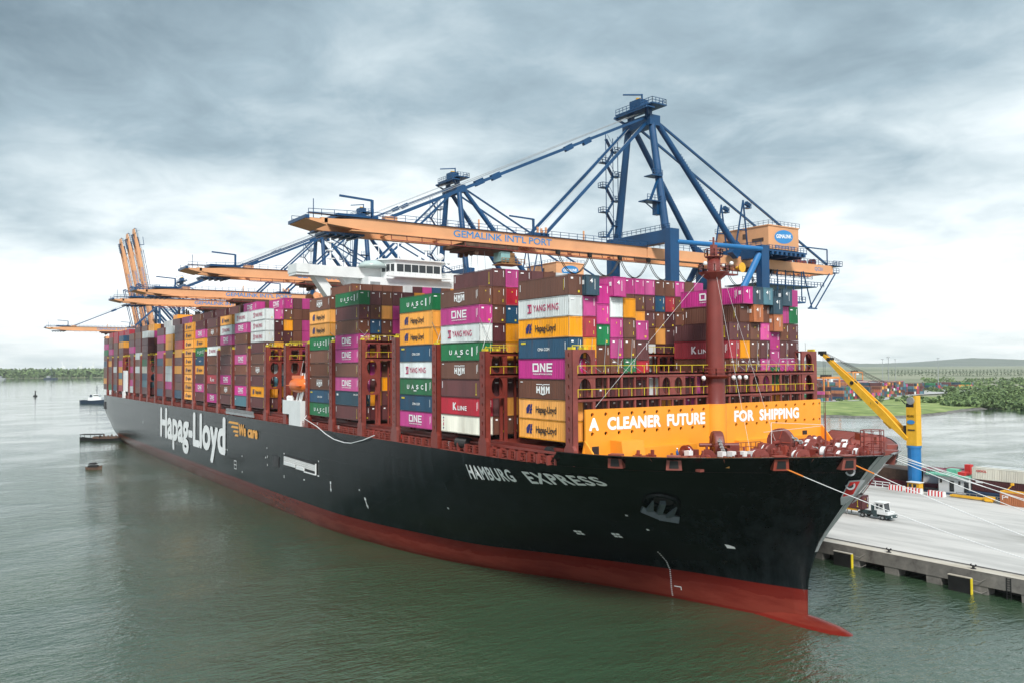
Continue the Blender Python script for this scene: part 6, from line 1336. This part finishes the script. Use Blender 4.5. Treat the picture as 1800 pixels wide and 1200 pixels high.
def rtg(x, y, lab):
    c = thing('yard_gantry_crane', (x, y, 2.3), lab, 'crane', 'gantry cranes in the far container yard')
    for sx in (-1, 1):
        for sy in (-1, 1): mb = MB(); mb.box(x + sx * 6 - .5, x + sx * 6 + .5, y + sy * 12 - .6, y + sy * 12 + .6, 3.2, 22); mb.build('leg', m_crane_o, c)
        mb = MB(); mb.box(x + sx * 5 - .6, x + sx * 5 + .6, y - 13, y + 13, 22, 23.8); mb.build('girder', m_crane_o, c)
    for sy in (-1, 1): mb = MB(); mb.box(x - 7.5, x + 7.5, y + sy * 12 - .7, y + sy * 12 + .7, 3.3, 4.6); [mb.tube((x + k, y + sy * 12 - .5, 3.0), (x + k, y + sy * 12 + .5, 3.0), .7, 10) for k in (-6.5, -4.5, 4.5, 6.5)]; mb.build('wheel_beam', m_crane_o, c)
    mb = MB(); mb.box(x - 4, x + 4, y - 3, y + 3, 23.8, 25.5); mb.build('trolley', m_dark, c); mb = MB(); mb.box(x + 4, x + 6.5, y - 2, y + 1.4, 19.0, 21.6); mb.build('operator_cab', m_white, c)
m_crane_o = paint('gantry_orange', (0.75, 0.27, 0.06), .5, .08, .3)
rtg(-368, 582, 'orange gantry crane nearest the river bank in the far container yard'); rtg(-560, 690, 'orange gantry crane behind the jib of the pedestal crane in the far yard'); rtg(-640, 1040, 'orange gantry crane with dark trolley, right one in the far yard'); rtg(-700, 800, 'orange gantry crane deep in the yard at its left end')
for i, (x, y, lab) in enumerate(((-560, 870, 'leftmost tall light mast above the far container yard'), (-700, 1212, 'light mast left of the tallest pair over the far yard'), (-470, 852, 'light mast standing in front of the green containers of the far yard'), (-760, 1350, 'light mast just right of the yard\'s centre pair'), (-560, 1130, 'lone light mast over the scrub right of the container yard'))):
    t = thing('light_mast', (x, y, 2.3), lab, 'light mast', 'light masts of the container yard'); mb = MB(); mb.tube((x, y, 2.3), (x, y, 43), .55, 8, .3); mb.build('pole', m_grey, t); mb = MB(); mb.tube((x, y, 42.6), (x, y, 43.8), 2.6, 10, 1.6); mb.build('lamp_ring', m_grey, t)
# ================================================================== WATER CRAFT, left
def boat_hull(pts, w, z0, z1, nm, mt, par, c, ang):
    mb = MB(); ca, sa = math.cos(ang), math.sin(ang); n = len(pts)
    def P(a, b, z): return (c[0] + a * ca - b * sa, c[1] + a * sa + b * ca, z)
    for (a, b), (a2, b2) in zip(pts, pts[1:]):
        for s in (-1, 1): mb.quad(P(a, s * b * .8, z0), P(a2, s * b2 * .8, z0), P(a2, s * b2, z1), P(a, s * b, z1))
        mb.quad(P(a, -b, z1 - .2), P(a2, -b2, z1 - .2), P(a2, b2, z1 - .2), P(a, b, z1 - .2))
    return mb.build(nm, mt, par)
tg = thing('tugboat', (-838, 22, 0), 'dark hulled tug with white wheelhouse and mast off the stern of the ship', 'tugboat')
m_tug = paint('tug_hull', (0.012, 0.03, 0.06), .4, .1, .3)
mb = MB(); L_ = Vector((math.sin(YAW), math.cos(YAW), 0)); Bk = Vector((-math.cos(YAW), math.sin(YAW), 0)); tc_ = Vector((-834, 27, 0))
def TP(a, b, z): return tc_ + L_ * a + Bk * b + Vector((0, 0, z))
for s in (-1, 1):
    pr = [(-14.5, 1.5, 3.6), (-12, 4.5, 3.6), (0, 5.5, 3.2), (12, 5.2, 4), (17, 3, 5), (19, .2, 5.6)]
    for (a, b, z), (a2, b2, z2) in zip(pr, pr[1:]): mb.quad(TP(a, s * b * .85, -.5), TP(a2, s * b2 * .85, -.5), TP(a2, s * b2, z2), TP(a, s * b, z))
for (a, b, z), (a2, b2, z2) in zip(pr, pr[1:]): mb.quad(TP(a, -b, z - .4), TP(a2, -b2, z2 - .4), TP(a2, b2, z2 - .4), TP(a, b, z - .4))
mb.build('tug_hull', m_tug, tg)
def tbox(nm, a0, a1, b, z0, z1, mt, par=tg, tp=TP):
    mb = MB(); mb.hexa([tp(a0, -b, z0), tp(a1, -b, z0), tp(a1, b, z0), tp(a0, b, z0), tp(a0 + .4, -b, z1), tp(a1 - .6, -b, z1), tp(a1 - .6, b, z1), tp(a0 + .4, b, z1)]); return mb.build(nm, mt, par)
tbox('deckhouse', -5, 9, 3.6, 3, 6.4, m_white); tbox('bridge', 0, 6, 2.8, 6.4, 9.4, m_white); tbox('window', .2, 5.9, 2.84, 7.6, 8.7, m_glass); tbox('funnel', -4.4, -2.6, 1.2, 6.4, 9, m_tug)
mb = MB(); mb.tube(TP(2.6, 0, 9.4), TP(2.6, 0, 18.5), .28, 6); mb.bar(TP(.8, 0, 14), TP(4.4, 0, 14), .3); mb.bar(TP(1.4, 0, 16), TP(3.8, 0, 16), .25); mb.build('mast', m_tug, tg)
bb = thing('work_barge', (-345, -33, 0), 'low dark wooden barge with canopy moored at the stern of the ship', 'barge')
tc2 = Vector((-345, -34, 0))
def BP(a, b, z): return tc2 + L_ * a + Bk * b + Vector((0, 0, z))
mb = MB()
for s in (-1, 1):
    pr = [(-11, 1.0, 1.9), (-8, 2.3, 1.3), (4, 2.6, 1.1), (12, 1.6, 1.5), (15, .2, 3.2)]
    for (a, b, z), (a2, b2, z2) in zip(pr, pr[1:]): mb.quad(BP(a, s * b * .8, -.3), BP(a2, s * b2 * .8, -.3), BP(a2, s * b2, z2), BP(a, s * b, z))
for (a, b, z), (a2, b2, z2) in zip(pr, pr[1:]): mb.quad(BP(a, -b, z - .3), BP(a2, -b2, z2 - .3), BP(a2, b2, z2 - .3), BP(a, b, z - .3))
mb.build('barge_hull', m_dark, bb)
tbox('canopy', -10.5, 0, 2.2, 3.0, 3.3, m_dark, bb, BP); mb = MB(); [mb.bar(BP(a, b, 1), BP(a, b, 3.1), .2) for a in (-10, -5, -.6) for b in (-2, 2)]; mb.build('canopy_post', m_dark, bb); tbox('cargo_heap', -4.5, 10.5, 1.7, 1.0, 2.1, m_wood, bb, BP)
mb = MB(); [mb.box(*(lambda p: (p.x - .3, p.x + .3, p.y - .3, p.y + .3, 1.6, 2.2 + (k % 3) * .4))(BP(-2.5 + k * 1.3, -1 + (k * 7 % 3), 0))) for k in range(10)]; mb.build('deck_clutter', m_wood, bb)
sb = thing('small_boat', (-217, -54.8, 0), 'small dark wooden boat with round canopy on the water left of the hull', 'boat')
tc3 = Vector((-217.5, -54.8, 0))
def SP(a, b, z): return tc3 + L_ * a + Bk * b + Vector((0, 0, z))
mb = MB()
for s in (-1, 1):
    pr = [(-2.6, .9, 1.1), (-1.4, 1.3, .8), (1.4, 1.3, .8), (2.9, .2, 1.5)]
    for (a, b, z), (a2, b2, z2) in zip(pr, pr[1:]): mb.quad(SP(a, s * b * .8, -.3), SP(a2, s * b2 * .8, -.3), SP(a2, s * b2, z2), SP(a, s * b, z))
for (a, b, z), (a2, b2, z2) in zip(pr, pr[1:]): mb.quad(SP(a, -b, z - .3), SP(a2, -b2, z2 - .3), SP(a2, b2, z2 - .3), SP(a, b, z - .3))
mb.build('boat_hull', m_wood, sb); tbox('canopy', -1.6, 1.0, 1.1, 1.8, 2.3, m_dark, sb, SP); tbox('cargo', -2.0, 1.8, .9, .7, 1.5, m_dark, sb, SP)
bu = thing('channel_buoy', (-1130, -2.8, 0), 'small dark channel buoy alone on the river at far left', 'buoy'); mb = MB(); mb.lathe([(2.4, -.4), (2.6, 1.0), (1.0, 1.8), (.5, 5.5), (.9, 5.8), (.8, 7.5), (.1, 7.6)], (-1130, -2.8, 0), 'z', 12); mb.build('buoy_body', m_dark, bu)
for px, d, nm, lab in ((90, 3300, 'dredger', 'small dark vessel with lattice masts before the far forest'), (4, 3450, 'far_boat', 'tiny grey boat at the left edge before the far forest')):
    x, y = raypt(px, d); t = thing(nm, (x, y, 0), lab, 'vessel'); dc = Vector((x, y, 0))
    def DP(a, b, z, dc=dc): return dc + L_ * a + Bk * b + Vector((0, 0, z))
    w_ = 22 if nm == 'dredger' else 12; tbox('hull', -w_, w_, 5, -.5, 5, m_tug if nm == 'dredger' else m_grey, t, DP); tbox('deckhouse', -w_ * .6, -w_ * .1, 4, 5, 12, m_grey, t, DP)
    if nm == 'dredger': mb = MB(); [mb.bar(DP(a, 0, 5), DP(a + da, 0, 44 - abs(a)), .9) for a, da in ((0, 3), (6, -3), (14, 0))]; mb.build('lattice_mast', m_tug, t)
# faint ship cranes on the far left horizon
for px, lab in ((112, 'faint pale harbour crane on the horizon at far left'), (142, 'faint pale harbour crane on the horizon, middle of three'), (163, 'faint pale harbour crane on the horizon nearest the ship\'s stern')):
    x, y = raypt(px, 6500); t = thing('harbour_crane', (x, y, 0), lab, 'crane', 'faint cranes on the left horizon'); k = Vector((x, y, 0)); mb = MB(); mb.bar(k + L_ * -6, k + L_ * -6 + Vector((0, 0, 52)), 5); mb.bar(k + L_ * 8, k + L_ * 8 + Vector((0, 0, 50)), 5); mb.bar(k + L_ * -14 + Vector((0, 0, 50)), k + L_ * 16 + Vector((0, 0, 48)), 7); mb.bar(k + L_ * 2 + Vector((0, 0, 50)), k + L_ * (12 if px != 112 else -14) + Vector((0, 0, 84)), 3.5); mb.build('crane_frame', m_white, t)
# ---- two crew on the foredeck
def person(x, y, z, ang, top, leg, lab):
    t = thing('person', (x, y, z), lab, 'person', 'crew on the foredeck'); ca, sa = math.cos(ang), math.sin(ang)
    J = {'pelvis': (0, 0, .95), 'chest': (0, 0, 1.35), 'neck': (0, 0, 1.5), 'head': (.02, 0, 1.62), 'crown': (.02, 0, 1.76), 'ls': (0, .19, 1.42), 'le': (.03, .26, 1.14), 'lh': (.16, .24, .95), 'rs': (0, -.19, 1.42), 're': (.05, -.25, 1.15), 'rh': (.25, -.2, 1.05),
         'lk': (.05, .11, .5), 'lf': (-.03, .12, .06), 'lt': (.15, .13, .04), 'rk': (.08, -.1, .5), 'rf': (.05, -.12, .06), 'rt': (.22, -.13, .04)}
    Ed = [('pelvis', 'chest'), ('chest', 'neck'), ('neck', 'head'), ('head', 'crown'), ('chest', 'ls'), ('ls', 'le'), ('le', 'lh'), ('chest', 'rs'), ('rs', 're'), ('re', 'rh'), ('pelvis', 'lk'), ('lk', 'lf'), ('lf', 'lt'), ('pelvis', 'rk'), ('rk', 'rf'), ('rf', 'rt')]
    Rd = dict(pelvis=.16, chest=.17, neck=.06, head=.1, crown=.09, ls=.075, rs=.075, le=.05, re=.05, lh=.04, rh=.04, lk=.075, rk=.075, lf=.05, rf=.05, lt=.045, rt=.045)
    ks = list(J); me = bpy.data.meshes.new('body'); me.from_pydata([(J[k][0] * ca - J[k][1] * sa, J[k][0] * sa + J[k][1] * ca, J[k][2]) for k in ks], [(ks.index(a), ks.index(b)) for a, b in Ed], [])
    me.materials.append(leg); o = bpy.data.objects.new('body', me); COL.objects.link(o); o.parent = t
    o.modifiers.new('skin', 'SKIN'); o.modifiers.new('sub', 'SUBSURF').levels = 1
    if not me.skin_vertices: me.attributes
    for i, k in enumerate(ks): me.skin_vertices[0].data[i].radius = (Rd[k], Rd[k]); me.skin_vertices[0].data[i].use_root = (k == 'pelvis')
    mb = MB(); mb.lathe([(.14, 1.70), (.13, 1.78), (.07, 1.85), (.01, 1.87)], (x + .02 * ca, y, z), 'z', 12); mb.build('helmet', top, t)
try:
    person(24.4, -12.2, DZ, R(20), m_white, m_crewb, 'crew member in blue overalls and white helmet beside the left winch')
    person(25.6, -10.9, DZ, R(150), m_redp, m_crewb, 'crew member in blue overalls and red helmet facing the left winch')
except Exception as ex:
    print('person failed', ex)

# ================================================================== AIR
mh = bpy.data.materials.new('haze_air'); mh.use_nodes = True; t = mh.node_tree; t.nodes.clear()
pv = N(t, 'ShaderNodeVolumePrincipled'); pv.inputs['Color'].default_value = (0.98, 0.99, 1.0, 1); pv.inputs['Density'].default_value = 0.000045; pv.inputs['Anisotropy'].default_value = 0.2
mo = N(t, 'ShaderNodeOutputMaterial'); t.links.new(pv.outputs[0], mo.inputs['Volume'])
mb = MB(); mb.box(-15500, 3000, -3500, 15500, -9, 420); mb.build('haze', mh, kind='stuff')
